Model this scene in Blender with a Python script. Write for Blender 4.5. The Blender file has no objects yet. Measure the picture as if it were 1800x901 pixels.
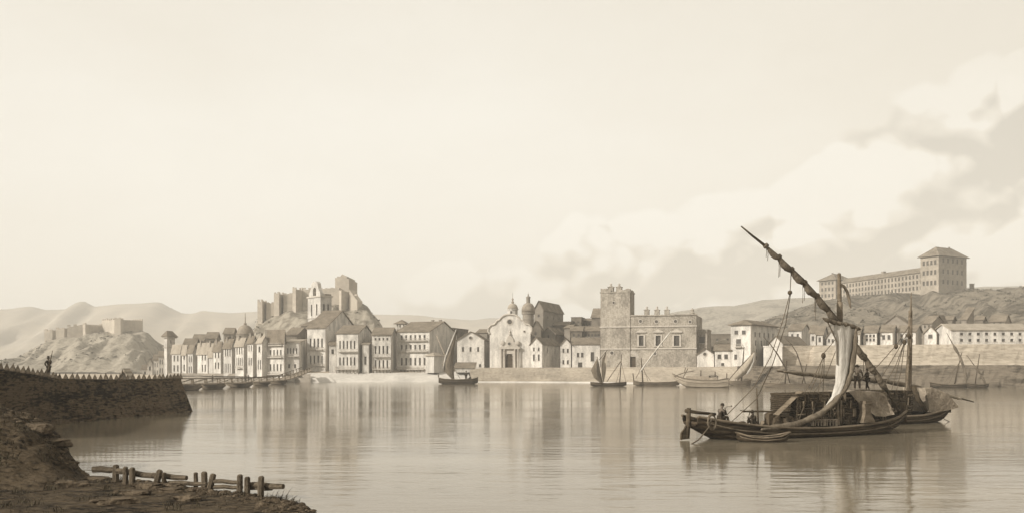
import bpy, bmesh, math, random
from mathutils import Vector, Matrix, noise
random.seed(7)
S = bpy.context.scene
COL = S.collection
F, CH, HY = 1559.0, 4.94, 648.0          # focal length (photo pixels), eye height (m), horizon row

def P(px, py, D):                         # a point seen at photo column/row, D metres away
    return Vector(((px - 900) * D / F, D, CH - (py - HY) * D / F))
def G(px, D, z=0.0):
    return Vector(((px - 900) * D / F, D, z))
def zat(py, D): return CH - (py - HY) * D / F
def WD(py): return CH * F / (py - HY)     # distance of a water point on that row
def lerp(a, b, t): return a + (b - a) * t
def interp(tab, x):
    if x <= tab[0][0]: return tab[0][1]
    for (a, va), (b, vb) in zip(tab, tab[1:]):
        if x <= b: return va + (vb - va) * (x - a) / (b - a)
    return tab[-1][1]
def sstep(a, b, x):
    t = max(0.0, min(1.0, (x - a) / (b - a))); return t * t * (3 - 2 * t)

# ------------------------------------------------------------------ materials
def srgb(r, g, b):
    f = lambda c: (c / 255 / 12.92) if c / 255 <= 0.04045 else ((c / 255 + 0.055) / 1.055) ** 2.4
    return (f(r), f(g), f(b))
MATS = {}
def mat(name, c1, c2, scale=0.5, rough=0.85, stretch=(1, 1, 1), bump=0.0, bscale=3.0, lines=None, brick=None, fine=0.25, bstretch=None):
    m = bpy.data.materials.new(name); m.use_nodes = True
    n, l = m.node_tree.nodes, m.node_tree.links
    bs = n['Principled BSDF']; bs.inputs['Roughness'].default_value = rough
    bs.inputs['Specular IOR Level'].default_value = 0.06 if rough > .5 else .4
    tc = n.new('ShaderNodeTexCoord'); mp = n.new('ShaderNodeMapping')
    mp.inputs['Scale'].default_value = stretch
    l.new(tc.outputs['Object'], mp.inputs['Vector'])
    a = n.new('ShaderNodeTexNoise'); a.inputs['Scale'].default_value = scale
    a.inputs['Detail'].default_value = 5; a.inputs['Roughness'].default_value = 0.62
    l.new(mp.outputs[0], a.inputs['Vector'])
    b = n.new('ShaderNodeTexNoise'); b.inputs['Scale'].default_value = scale * 9
    b.inputs['Detail'].default_value = 3
    l.new(mp.outputs[0], b.inputs['Vector'])
    mx = n.new('ShaderNodeMath'); mx.operation = 'MULTIPLY_ADD'
    mx.inputs[1].default_value = fine; l.new(b.outputs['Fac'], mx.inputs[0]); l.new(a.outputs['Fac'], mx.inputs[2])
    rp = n.new('ShaderNodeValToRGB'); rp.color_ramp.elements[0].position = 0.35 + fine * .5; rp.color_ramp.elements[1].position = 0.65 + fine * .5
    rp.color_ramp.elements[0].color = (*c1, 1); rp.color_ramp.elements[1].color = (*c2, 1)
    l.new(mx.outputs[0], rp.inputs['Fac'])
    colout = rp.outputs['Color']
    hsrc = b.outputs['Fac']
    if lines:                             # tile rows / planks: direction vector * frequency
        mp2 = n.new('ShaderNodeMapping'); mp2.inputs['Scale'].default_value = lines[0]
        l.new(tc.outputs['Object'], mp2.inputs['Vector'])
        w = n.new('ShaderNodeTexWave'); w.wave_type = 'BANDS'; w.bands_direction = lines[1]
        w.inputs['Scale'].default_value = lines[2]; w.inputs['Distortion'].default_value = lines[4] if len(lines) > 4 else 1.2
        w.inputs['Detail'].default_value = 2
        l.new(mp2.outputs[0], w.inputs['Vector'])
        mm = n.new('ShaderNodeMix'); mm.data_type = 'RGBA'; mm.blend_type = 'MULTIPLY'
        mm.inputs['Factor'].default_value = lines[3]
        l.new(colout, mm.inputs['A']); l.new(w.outputs['Color'], mm.inputs['B'])
        colout = mm.outputs['Result']; hsrc = w.outputs['Fac']
    if brick:                             # (scale xyz, mortar strength)
        mp3 = n.new('ShaderNodeMapping'); mp3.inputs['Scale'].default_value = brick[0]
        sep = n.new('ShaderNodeSeparateXYZ'); l.new(tc.outputs['Object'], sep.inputs[0])
        ad = n.new('ShaderNodeMath'); ad.operation = 'ADD'
        l.new(sep.outputs['X'], ad.inputs[0]); l.new(sep.outputs['Y'], ad.inputs[1])
        cb = n.new('ShaderNodeCombineXYZ'); l.new(ad.outputs[0], cb.inputs['X']); l.new(sep.outputs['Z'], cb.inputs['Y'])
        l.new(cb.outputs[0], mp3.inputs['Vector'])
        ds = n.new('ShaderNodeTexNoise'); ds.inputs['Scale'].default_value = 0.9; l.new(mp3.outputs[0], ds.inputs['Vector'])
        dv = n.new('ShaderNodeVectorMath'); dv.operation = 'MULTIPLY_ADD'
        dv.inputs[1].default_value = (0.5, 0.45, 0); l.new(ds.outputs['Color'], dv.inputs[0]); l.new(mp3.outputs[0], dv.inputs[2])
        bk = n.new('ShaderNodeTexBrick'); bk.inputs['Scale'].default_value = 1
        bk.inputs['Mortar Size'].default_value = 0.035; bk.inputs['Mortar Smooth'].default_value = 0.5
        bk.inputs['Color1'].default_value = (1, 1, 1, 1); bk.inputs['Color2'].default_value = (.72, .72, .72, 1)
        bk.inputs['Mortar'].default_value = (.35, .33, .3, 1)
        l.new(dv.outputs[0], bk.inputs['Vector'])
        mm = n.new('ShaderNodeMix'); mm.data_type = 'RGBA'; mm.blend_type = 'MULTIPLY'
        mm.inputs['Factor'].default_value = brick[1]
        l.new(colout, mm.inputs['A']); l.new(bk.outputs['Color'], mm.inputs['B'])
        colout = mm.outputs['Result']; hsrc = bk.outputs['Color']
    l.new(colout, bs.inputs['Base Color'])
    if bump:
        bp = n.new('ShaderNodeBump'); bp.inputs['Strength'].default_value = bump
        bp.inputs['Distance'].default_value = 1.0 / bscale
        if not lines and not brick:
            nb = n.new('ShaderNodeTexNoise'); nb.inputs['Scale'].default_value = bscale; nb.inputs['Detail'].default_value = 6
            l.new(mp.outputs[0], nb.inputs['Vector']); hsrc = nb.outputs['Fac']
        l.new(hsrc, bp.inputs['Height']); l.new(bp.outputs[0], bs.inputs['Normal'])
    MATS[name] = m
    return m
W3 = lambda v, t=(1, .93, .83): tuple(v * c for c in t)
mat('plaster_pale', W3(.34), W3(.62), .32, stretch=(1.5, 1.5, .55), fine=.55)
mat('plaster_cream', W3(.31), W3(.52), .3, stretch=(1.5, 1.5, .55), fine=.55)
mat('plaster_stained', W3(.33), W3(.48), .25, stretch=(1.6, 1.6, .5), fine=.4)
mat('plaster_grey', W3(.17, (1, .87, .71)), W3(.26, (1, .87, .71)), .25, fine=.4)
mat('palace_stone', W3(.20, (1, .88, .72)), W3(.40, (1, .89, .74)), .16, stretch=(1.2, 1.2, .8), brick=((.30, .62, 1), .42), bump=.2, bscale=8, fine=.7)
mat('rubble_grey', W3(.12, (1, .85, .67)), W3(.21, (1, .86, .68)), .3, brick=((.7, 1.2, 1), .45), bump=.2, bscale=10, fine=.4)
mat('quay_stone', W3(.24, (1, .86, .68)), W3(.38, (1, .86, .68)), .09, stretch=(1, 1, 3), brick=((.22, .8, 1), .38), bump=.25, bscale=6, fine=.5)
mat('quay_pale', W3(.38), W3(.52), .1, stretch=(1, 1, 2), fine=.5)
mat('roof_tile', W3(.17, (1, .82, .62)), W3(.30, (1, .84, .64)), .3, lines=((1, 0, 0), 'X', 1.1, .5), bump=.5, bscale=6, fine=.5)
mat('roof_tile_along', W3(.15, (1, .82, .62)), W3(.27, (1, .84, .64)), .3, lines=((0, 1, 0), 'Y', 1.1, .5), bump=.5, bscale=6, fine=.5)
mat('roof_pale', W3(.34, (1, .86, .68)), W3(.46, (1, .87, .70)), .3, lines=((1, 0, 0), 'X', 1.0, .45), bump=.5, bscale=6, fine=.5)
mat('dome_lead', W3(.17, (1, .84, .66)), W3(.28, (1, .85, .67)), .5, rough=.6)
mat('trim_stone', W3(.34, (1, .9, .77)), W3(.44, (1, .9, .77)), .8)
mat('window_dark', W3(.045, (1, .85, .68)), W3(.08, (1, .85, .68)), .5, rough=.35)
mat('iron_dark', W3(.10, (1, .82, .62)), W3(.15, (1, .82, .62)), 2)
mat('timber_dark', W3(.035, (1, .74, .48)), W3(.085, (1, .76, .50)), .9, stretch=(.35, 2, 2), bump=.3, bscale=8, fine=.6)
mat('timber_mid', W3(.085, (1, .78, .54)), W3(.17, (1, .80, .57)), 1.2, stretch=(.4, 2, 2), bump=.2, bscale=8, fine=.6)
mat('timber_pale', W3(.18, (1, .82, .62)), W3(.30, (1, .83, .63)), 1.2, stretch=(.4, 2, 2), fine=.6)
mat('hull_dark', W3(.03, (1, .72, .44)), W3(.085, (1, .75, .49)), .55, stretch=(.4, 1, 3), lines=((0, 0, 1), 'Z', .9, .55, .6), bump=.35, bscale=10, fine=.7)
mat('hull_mid', W3(.13, (1, .80, .58)), W3(.23, (1, .82, .60)), .55, stretch=(.4, 1, 3), lines=((0, 0, 1), 'Z', .9, .45, .6), bump=.3, bscale=10, fine=.6)
mat('hull_grey', W3(.20, (1, .84, .64)), W3(.33, (1, .85, .66)), .4, stretch=(.4, 1, 3), fine=.6)
mat('weathered_wood', W3(.035, (1, .76, .50)), W3(.11, (1, .79, .55)), 2.4, stretch=(2.5, 2.5, .5), bump=.5, bscale=14, fine=.8)
mat('weathered_rail', W3(.035, (1, .76, .50)), W3(.11, (1, .79, .55)), 2.4, stretch=(.5, 2.5, 2.5), bump=.5, bscale=14, fine=.8)
mat('sail_pale', W3(.34, (1, .92, .80)), W3(.52, (1, .93, .82)), .9, stretch=(3, 3, .5), bump=.35, bscale=5, fine=.3)
mat('sail_dark', W3(.085, (1, .80, .58)), W3(.17, (1, .82, .6)), .8, stretch=(2, 2, .6), bump=.4, bscale=6, fine=.5)
mat('sail_mid', W3(.24, (1, .85, .66)), W3(.36, (1, .86, .67)), .8, stretch=(2, 2, .6), bump=.3, bscale=6, fine=.4)
mat('rope', W3(.07, (1, .80, .57)), W3(.12, (1, .8, .57)), 3)
mat('hay_dark', W3(.018, (1, .74, .46)), W3(.06, (1, .76, .50)), 2.2, bump=.6, bscale=7, fine=1.0)
mat('hay_light', W3(.07, (1, .76, .50)), W3(.16, (1, .79, .55)), 2.2, fine=1.0)
mat('tarpaulin', W3(.17, (1, .82, .62)), W3(.29, (1, .84, .64)), .6, bump=.5, bscale=3, fine=.5)
mat('skin', W3(.10, (1, .80, .62)), W3(.14, (1, .80, .62)), 3)
mat('cloth_dark', W3(.018, (1, .76, .52)), W3(.04, (1, .78, .55)), 3)
mat('cloth_brown', W3(.03, (1, .77, .53)), W3(.06, (1, .79, .56)), 3)
mat('cloth_pale', W3(.20, (1, .84, .66)), W3(.30, (1, .84, .66)), 3)
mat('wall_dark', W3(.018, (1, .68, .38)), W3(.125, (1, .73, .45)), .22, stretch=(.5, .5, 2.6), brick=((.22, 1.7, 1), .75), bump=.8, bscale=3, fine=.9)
mat('wall_coping', W3(.05, (1, .78, .54)), W3(.12, (1, .80, .57)), 1.2, bump=.4, fine=.6)
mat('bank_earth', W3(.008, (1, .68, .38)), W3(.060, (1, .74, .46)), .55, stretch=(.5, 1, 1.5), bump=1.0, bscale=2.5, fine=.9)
mat('bank_stone', W3(.035, (1, .73, .46)), W3(.10, (1, .76, .51)), 1.5, bump=.6, bscale=4, fine=.7)
mat('grass_dry', W3(.04, (1, .80, .50)), W3(.10, (1, .83, .56)), 3)
mat('land_earth', W3(.25, (1, .84, .64)), W3(.38, (1, .85, .66)), .03, fine=.6)
mat('shore_earth', W3(.06, (1, .81, .58)), W3(.15, (1, .82, .61)), .05, stretch=(.5, 1, 4), bump=.6, bscale=.8, fine=.9)
mat('terrace_stone', W3(.27, (1, .85, .66)), W3(.42, (1, .86, .68)), .05, stretch=(.6, 1, 4), brick=((.16, .6, 1), .35), bump=.3, bscale=2, fine=.8)
mat('hill_rock', W3(.13, (1, .86, .66)), W3(.27, (1, .88, .70)), .022, bump=.5, bscale=.2, fine=.9)
mat('hill_scrub', W3(.07, (1, .84, .62)), W3(.17, (1, .85, .65)), .02, stretch=(1, 1, .6), bump=.7, bscale=.15, fine=.9)
mat('fort_stone', W3(.32, (1, .88, .72)), W3(.44, (1, .88, .72)), .05, fine=.6)
mat('barrack_wall', W3(.22, (1, .86, .68)), W3(.34, (1, .86, .69)), .06, fine=.5)
mat('mountain_rock', W3(.28, (1, .88, .72)), W3(.36, (1, .86, .68)), .003, fine=.6)

# ------------------------------------------------------------------ mesh helpers
class MB:
    def __init__(s): s.v, s.f, s.m = [], [], []
    def add(s, vs, fs, mi=0):
        o = len(s.v); s.v += [Vector(v) for v in vs]; s.f += [tuple(i + o for i in f) for f in fs]; s.m += [mi] * len(fs); return s
    def quad(s, a, b, c, d, mi=0): return s.add([a, b, c, d], [(0, 1, 2, 3)], mi)
    def box(s, x0, x1, y0, y1, z0, z1, mi=0, M=None):
        vs = [Vector((x, y, z)) for z in (z0, z1) for y in (y0, y1) for x in (x0, x1)]
        if M: vs = [M @ v for v in vs]
        return s.add(vs, [(0, 2, 3, 1), (4, 5, 7, 6), (0, 1, 5, 4), (2, 6, 7, 3), (0, 4, 6, 2), (1, 3, 7, 5)], mi)
    def prism(s, poly, ext, mi=0):        # poly: list of 3D points (flat), ext: extrusion vector
        n = len(poly); e = Vector(ext); p = [Vector(q) for q in poly]
        fs = [tuple(range(n))[::-1], tuple(range(n, 2 * n))] + [(i, (i + 1) % n, n + (i + 1) % n, n + i) for i in range(n)]
        return s.add(p + [q + e for q in p], fs, mi)
    def tube(s, pts, r, seg=6, mi=0, cap=True):
        pts = [Vector(p) for p in pts]; n = len(pts)
        rr = r if isinstance(r, (list, tuple)) else [r] * n
        vs, up = [], None
        for i, p in enumerate(pts):
            t = (pts[min(i + 1, n - 1)] - pts[max(i - 1, 0)])
            t = t.normalized() if t.length > 1e-9 else Vector((0, 0, 1))
            if up is None:
                up = Vector((0, 0, 1)) if abs(t.z) < .9 else Vector((1, 0, 0))
            a = t.cross(up); a = a.normalized() if a.length > 1e-6 else Vector((1, 0, 0)); b = a.cross(t); up = b
            for k in range(seg):
                th = 2 * math.pi * k / seg
                vs.append(p + (a * math.cos(th) + b * math.sin(th)) * rr[i])
        fs = [(i * seg + k, i * seg + (k + 1) % seg, (i + 1) * seg + (k + 1) % seg, (i + 1) * seg + k) for i in range(n - 1) for k in range(seg)]
        if cap: fs += [tuple(range(seg))[::-1], tuple(range((n - 1) * seg, n * seg))]
        return s.add(vs, fs, mi)
    def lathe(s, prof, c=(0, 0, 0), seg=16, mi=0, sx=1, sy=1, cap=True):   # prof: (radius, z)
        c = Vector(c); vs = []
        for r, z in prof:
            for k in range(seg):
                th = 2 * math.pi * (k + .5) / seg
                vs.append(c + Vector((r * math.cos(th) * sx, r * math.sin(th) * sy, z)))
        n = len(prof)
        fs = [(i * seg + k, i * seg + (k + 1) % seg, (i + 1) * seg + (k + 1) % seg, (i + 1) * seg + k) for i in range(n - 1) for k in range(seg)]
        if cap: fs += [tuple(range(seg))[::-1], tuple(range((n - 1) * seg, n * seg))]
        return s.add(vs, fs, mi)
    def grid(s, fn, nu, nv, mi=0):        # fn(u, v) -> point
        vs = [fn(i / nu, j / nv) for j in range(nv + 1) for i in range(nu + 1)]
        fs = [(j * (nu + 1) + i, j * (nu + 1) + i + 1, (j + 1) * (nu + 1) + i + 1, (j + 1) * (nu + 1) + i) for j in range(nv) for i in range(nu)]
        return s.add(vs, fs, mi)
    def xf(s, M):
        s.v = [M @ v for v in s.v]; return s
    def mesh(s, name, mats, smooth=False):
        me = bpy.data.meshes.new(name)
        me.from_pydata([tuple(v) for v in s.v], [], s.f)
        for m in (mats if isinstance(mats, (list, tuple)) else [mats]): me.materials.append(MATS[m])
        for p, i in zip(me.polygons, s.m): p.material_index = i
        if smooth:
            for p in me.polygons: p.use_smooth = True
        me.update(); return me
def link(name, me, parent=None, loc=None, rz=0):
    o = bpy.data.objects.new(name, me); COL.objects.link(o)
    if parent: o.parent = parent
    if loc is not None: o.location = loc
    if rz: o.rotation_euler = (0, 0, rz)
    return o
def part(mb, name, mats, parent=None, smooth=False, loc=None):
    return link(name, mb.mesh(name, mats, smooth), parent, loc)
def tag(o, label, cat, group=None):
    o['label'] = label; o['category'] = cat
    if group: o['group'] = group
    return o
def thing(name, label, cat, loc=(0, 0, 0), rz=0.0, group=None):
    o = bpy.data.objects.new(name, None); COL.objects.link(o)
    o.location = loc; o.rotation_euler = (0, 0, rz); o.empty_display_size = .5
    return tag(o, label, cat, group)
def struct(mb, name, mats, smooth=False):
    o = part(mb, name, mats, None, smooth); o['kind'] = 'structure'; return o
def Minv(loc, rz): return (Matrix.Translation(loc) @ Matrix.Rotation(rz, 4, 'Z')).inverted()
def copy_tree(o, parent=None):
    c = o.copy(); COL.objects.link(c)
    if parent: c.parent = parent
    for ch in list(o.children): copy_tree(ch, c)
    return c
V2 = Vector
def fbm(x, y, z=0, o=5, H=1.0):
    return noise.fractal(Vector((x, y, z)), H, 2.0, o)

# ------------------------------------------------------------------ camera, light, sky, air
cam = bpy.data.cameras.new('camera'); co = bpy.data.objects.new('camera', cam); COL.objects.link(co)
co.location = (0, 0, CH); co.rotation_euler = (math.radians(90), 0, 0)
cam.sensor_width = 36; cam.lens = 36 * F / 1800; cam.shift_y = (HY - 450.5) / 1800
cam.clip_start = .5; cam.clip_end = 12000
S.camera = co
S.view_settings.view_transform = 'Standard'; S.view_settings.look = 'None'
S.view_settings.gamma = 1; S.view_settings.exposure = .34; S.view_settings.use_curve_mapping = False
SUN = Vector((-.85, -.50, .50)).normalized()
el = math.asin(SUN.z)
sl = bpy.data.lights.new('sun', 'SUN'); so = bpy.data.objects.new('sun', sl); COL.objects.link(so)
sl.energy = 5.0; sl.angle = math.radians(.6); sl.color = (1, .955, .88)
so.rotation_euler = SUN.to_track_quat('Z', 'Y').to_euler()
so.location = SUN * 300

w = bpy.data.worlds.new('World'); S.world = w; w.use_nodes = True
w.cycles.sampling_method = 'MANUAL'; w.cycles.sample_map_resolution = 512
n, l = w.node_tree.nodes, w.node_tree.links
bg = n['Background']; bg.inputs['Strength'].default_value = .13
st = n.new('ShaderNodeTexSky'); st.sky_type = 'NISHITA'; st.sun_disc = False
st.sun_elevation = el; st.sun_rotation = math.atan2(SUN.x, SUN.y)
st.air_density = 1.0; st.dust_density = 2.0; st.ozone_density = 1.0
bw = n.new('ShaderNodeRGBToBW'); l.new(st.outputs[0], bw.inputs[0])
def math_node(op, a, b=None, c=None, clamp=False):
    x = n.new('ShaderNodeMath'); x.operation = op; x.use_clamp = clamp
    for i, q in enumerate((a, b, c)):
        if q is None: continue
        if isinstance(q, (int, float)): x.inputs[i].default_value = q
        else: l.new(q, x.inputs[i])
    return x.outputs[0]
def mapr(v, a, b, c=0, d=1):
    x = n.new('ShaderNodeMapRange'); x.interpolation_type = 'SMOOTHSTEP'
    for i, q in enumerate((v, a, b, c, d)):
        if isinstance(q, (int, float)): x.inputs[i].default_value = q
        else: l.new(q, x.inputs[i])
    return x.outputs[0]
tc = n.new('ShaderNodeTexCoord'); sep = n.new('ShaderNodeSeparateXYZ'); l.new(tc.outputs['Generated'], sep.inputs[0])
def nz(scale, sc3, det=6, rough=.55, dist=0.0, off=(0, 0, 0)):
    mp = n.new('ShaderNodeMapping'); mp.inputs['Scale'].default_value = sc3; mp.inputs['Location'].default_value = off
    l.new(tc.outputs['Generated'], mp.inputs['Vector'])
    a = n.new('ShaderNodeTexNoise'); a.inputs['Scale'].default_value = scale; a.inputs['Detail'].default_value = det
    a.inputs['Roughness'].default_value = rough; a.inputs['Distortion'].default_value = dist
    l.new(mp.outputs[0], a.inputs['Vector']); return a.outputs['Fac']
# thin overcast: the clear sky's own brightness, evened out, without its blue
base = math_node('MULTIPLY_ADD', bw.outputs[0], .22, 5.35)
# cumulus: rounded billows (folded noise) over a large-scale field, lit from the upper left
def billow(scale, off):
    v = math_node('ABSOLUTE', math_node('MULTIPLY_ADD', nz(scale, (1, 1, 1.3), 0, .5, 0, off), 2.0, -1.0))
    return math_node('MINIMUM', math_node('MULTIPLY', v, 2.2), 1.0)
def field(o):
    off = (CO[0] + o[0], CO[1], CO[2] + o[1])
    h = math_node('MULTIPLY', nz(3.2, (1, 1, 1.4), 1, .5, 0, off), 1.5)
    h = math_node('MULTIPLY_ADD', billow(7, off), .36, h); h = math_node('MULTIPLY_ADD', billow(15, off), .17, h)
    h = math_node('MULTIPLY_ADD', nz(24, (1, 1, 1.3), 4, .6, 0, off), .10, h)
    return math_node('MULTIPLY_ADD', billow(33, off), .06, h)
CO = (2.37, 1.2, 1.72); T0 = .77
elev = sep.outputs['Z']; xx = sep.outputs['X']
top = mapr(xx, -.20, .46, .05, .222)                          # the banks stand higher to the right
h0 = field((0, 0)); h1 = field((-.008, .016)); h2 = field((-.035, .06))
room = math_node('MULTIPLY', math_node('SUBTRACT', top, elev), 8.0)
m0 = math_node('ADD', h0, math_node('MINIMUM', room, .17))
mask = mapr(m0, T0, T0 + .13)
gate = mapr(xx, -.30, .0)
mask = math_node('MULTIPLY', mask, gate)
rel = math_node('ADD', math_node('MULTIPLY', math_node('SUBTRACT', h0, h1), 1.8), math_node('MULTIPLY', math_node('SUBTRACT', h0, h2), .75))
f = math_node('ADD', 1.0, math_node('MULTIPLY', mask, math_node('ADD', math_node('MINIMUM', math_node('MAXIMUM', rel, -.22), .11), -.03)))
f = math_node('MULTIPLY', f, math_node('MULTIPLY_ADD', nz(2.2, (1, 1, 2.4), 6, .6), .20, .90))
f = math_node('MULTIPLY', f, mapr(xx, -.1, .55, 1.0, .90))
f = math_node('MULTIPLY', f, mapr(elev, .20, .42, 1.0, .93))
lum = math_node('MULTIPLY', base, f)
vm = n.new('ShaderNodeMix'); vm.data_type = 'RGBA'; vm.blend_type = 'MULTIPLY'; vm.inputs['Factor'].default_value = 1
cc = n.new('ShaderNodeCombineColor')
for i in range(3): l.new(lum, cc.inputs[i])
l.new(cc.outputs[0], vm.inputs['A'])
tint = n.new('ShaderNodeMix'); tint.data_type = 'RGBA'
tint.inputs['A'].default_value = (1.0, .968, .885, 1); tint.inputs['B'].default_value = (1.0, .935, .81, 1)
l.new(mapr(f, 1.06, .84), tint.inputs['Factor'])
l.new(tint.outputs['Result'], vm.inputs['B'])
l.new(vm.outputs['Result'], bg.inputs['Color'])

def box_haze():
    mb = MB().box(-2600, 2600, -60, 3600, -4, 330)
    me = bpy.data.meshes.new('haze'); me.from_pydata([tuple(v) for v in mb.v], [], mb.f)
    m = bpy.data.materials.new('haze_air'); m.use_nodes = True
    nn, ll = m.node_tree.nodes, m.node_tree.links
    nn.remove(nn['Principled BSDF'])
    pv = nn.new('ShaderNodeVolumePrincipled')
    pv.inputs['Color'].default_value = (.99, .95, .87, 1); pv.inputs['Density'].default_value = HAZE
    ll.new(pv.outputs[0], nn['Material Output'].inputs['Volume'])
    me.materials.append(m); o = link('haze', me); o['kind'] = 'stuff'; return o
HAZE = .00036
box_haze()

# ------------------------------------------------------------------ water, land, hills
def water_mat():
    m = bpy.data.materials.new('water'); m.use_nodes = True
    n, l = m.node_tree.nodes, m.node_tree.links
    bs = n['Principled BSDF']; bs.inputs['Roughness'].default_value = .09; bs.inputs['IOR'].default_value = 1.33
    bs.inputs['Specular Tint'].default_value = (1, .90, .75, 1)
    tc = n.new('ShaderNodeTexCoord')
    def nz(scale, sc, det=3):
        mp = n.new('ShaderNodeMapping'); mp.inputs['Scale'].default_value = sc; l.new(tc.outputs['Object'], mp.inputs[0])
        a = n.new('ShaderNodeTexNoise'); a.inputs['Scale'].default_value = scale; a.inputs['Detail'].default_value = det
        l.new(mp.outputs[0], a.inputs['Vector']); return a.outputs['Fac']
    rp = n.new('ShaderNodeValToRGB'); rp.color_ramp.elements[0].position = .38; rp.color_ramp.elements[1].position = .64
    rp.color_ramp.elements[0].color = (*W3(.13, (1, .83, .58)), 1); rp.color_ramp.elements[1].color = (*W3(.19, (1, .84, .60)), 1)
    l.new(nz(.05, (.35, 1.6, 1), 5), rp.inputs[0]); l.new(rp.outputs[0], bs.inputs['Base Color'])
    a = nz(.9, (.35, 1.0, 1), 4); b = nz(.16, (.4, 1.2, 1), 3)
    s1 = n.new('ShaderNodeMath'); s1.operation = 'MULTIPLY_ADD'; s1.inputs[1].default_value = 1.4
    l.new(b, s1.inputs[0]); l.new(a, s1.inputs[2])
    patch = nz(.02, (.45, 2.2, 1), 5)
    pr = n.new('ShaderNodeMapRange'); pr.inputs[1].default_value = .40; pr.inputs[2].default_value = .62; pr.inputs[3].default_value = .03; pr.inputs[4].default_value = .17
    l.new(patch, pr.inputs[0])
    bp = n.new('ShaderNodeBump'); bp.inputs['Distance'].default_value = .30
    l.new(pr.outputs[0], bp.inputs['Strength'])
    l.new(s1.outputs[0], bp.inputs['Height']); l.new(bp.outputs[0], bs.inputs['Normal'])
    MATS['water'] = m
water_mat()
struct(MB().quad((-2500, -50, 0), (2500, -50, 0), (2500, 3500, 0), (-2500, 3500, 0)), 'water', 'water')

SHORE = [(-600, 460), (100, 450), (230, 420), (300, 398), (350, 372), (420, 352), (470, 345), (510, 341), (545, 336), (600, 335), (660, 336), (803, 337),
         (861, 335), (940, 331), (1000, 326), (1060, 318), (1180, 296), (1260, 286), (1340, 270), (1400, 257), (1600, 250), (1800, 246), (2100, 240), (2700, 232)]
def shore(px): return interp(SHORE, px)
def landtop(px): return interp([(500, 2.2), (530, 3.2), (560, 3.2), (790, 3.4), (850, 5.5), (1250, 5.7), (1500, 6.1)], px)
# the land: one sheet from the shoreline back past the hills
def land():
    cols = [-2400, -1200] + list(range(-600, 2701, 30)) + [3400, 4600]
    offs = [0, 3, 12, 30, 60, 120, 300, 700, 1500, 2600]
    mb = MB(); vs = []
    for px in cols:
        s0 = shore(px) + (10.0 if 512 < px < 830 or px > 1270 else 2.0)
        for o in offs:
            z = landtop(px) - .02
            if 512 < px < 830: z = lerp(landtop(px) + .25, 5.6, sstep(0, 14, o))
            if px < 300: z = lerp(-.8, landtop(px), sstep(0, 12, o))
            v = G(px, s0 + o, 0); k = 1.0
            vs.append(Vector((v.x, v.y, z)))
    m = len(offs)
    mb.add(vs, [(i * m + j, (i + 1) * m + j, (i + 1) * m + j + 1, i * m + j + 1) for i in range(len(cols) - 1) for j in range(m - 1)])
    struct(mb, 'ground', 'land_earth', True)
land()

def strip(pxa, pxb, step, prof, name, mats, label=None, cat=None, jag=0.0, smooth=False):
    """a waterside wall or bank following the shoreline; prof(px) -> list of (offset inland, z)"""
    mb = MB(); xs = [pxa + (pxb - pxa) * i / max(1, round((pxb - pxa) / step)) for i in range(max(1, round((pxb - pxa) / step)) + 1)]
    vs = []; m = 0
    for px in xs:
        pr = prof(px); m = len(pr)
        for o, z in pr:
            v = G(px, shore(px) + o, z)
            if jag: v += Vector((0, fbm(px * .11, z * .9, o) * jag, fbm(px * .13, z, 7) * jag * .25 if z > .2 else 0))
            vs.append(v)
    mb.add(vs, [(i * m + j, (i + 1) * m + j, (i + 1) * m + j + 1, i * m + j + 1) for i in range(len(xs) - 1) for j in range(m - 1)])
    if label: return tag(part(mb, name, mats, None, smooth), label, cat)
    return struct(mb, name, mats, smooth)
strip(516, 826, 6, lambda px: [(-1.2, -1), (0, .1), (3, .9), (6, 2.2), (10, landtop(px) + .3)], 'riverbank', 'quay_pale', jag=.4, smooth=True)
strip(296, 546, 6, lambda px: [(-.6, -1), (-.4, 1.6), (4, 1.65), (4.2, 3.2)], 'quay_wall', 'plaster_grey', 'low pale stone quay behind the bridge of boats, under the terraced houses', 'wall')
strip(826, 1296, 5, lambda px: [(-.8, -1), (-.7, .75), (-.1, .8), (0.25, landtop(px) * .6), (.6, landtop(px)), (1.4, landtop(px) + .02), (3, landtop(px) + .03)], 'quay_wall', 'quay_stone',
      'long masonry quay wall in front of the church and the palace', 'wall', jag=.15)
strip(826, 1200, 5, lambda px: [(-3.2, -.5), (-2.6, .28), (-.75, .45)], 'shore_ledge', 'quay_pale', jag=.15)
strip(1290, 2700, 8, lambda px: [(-3, -.6), (-1.5, .3), (0.5, 1.6), (2.5, 3.4), (4.2, 5.0), (5.5, landtop(px) - .1), (7.5, landtop(px)), (13, landtop(px) + .06)], 'shore_bank', 'shore_earth', jag=.9)

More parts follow.
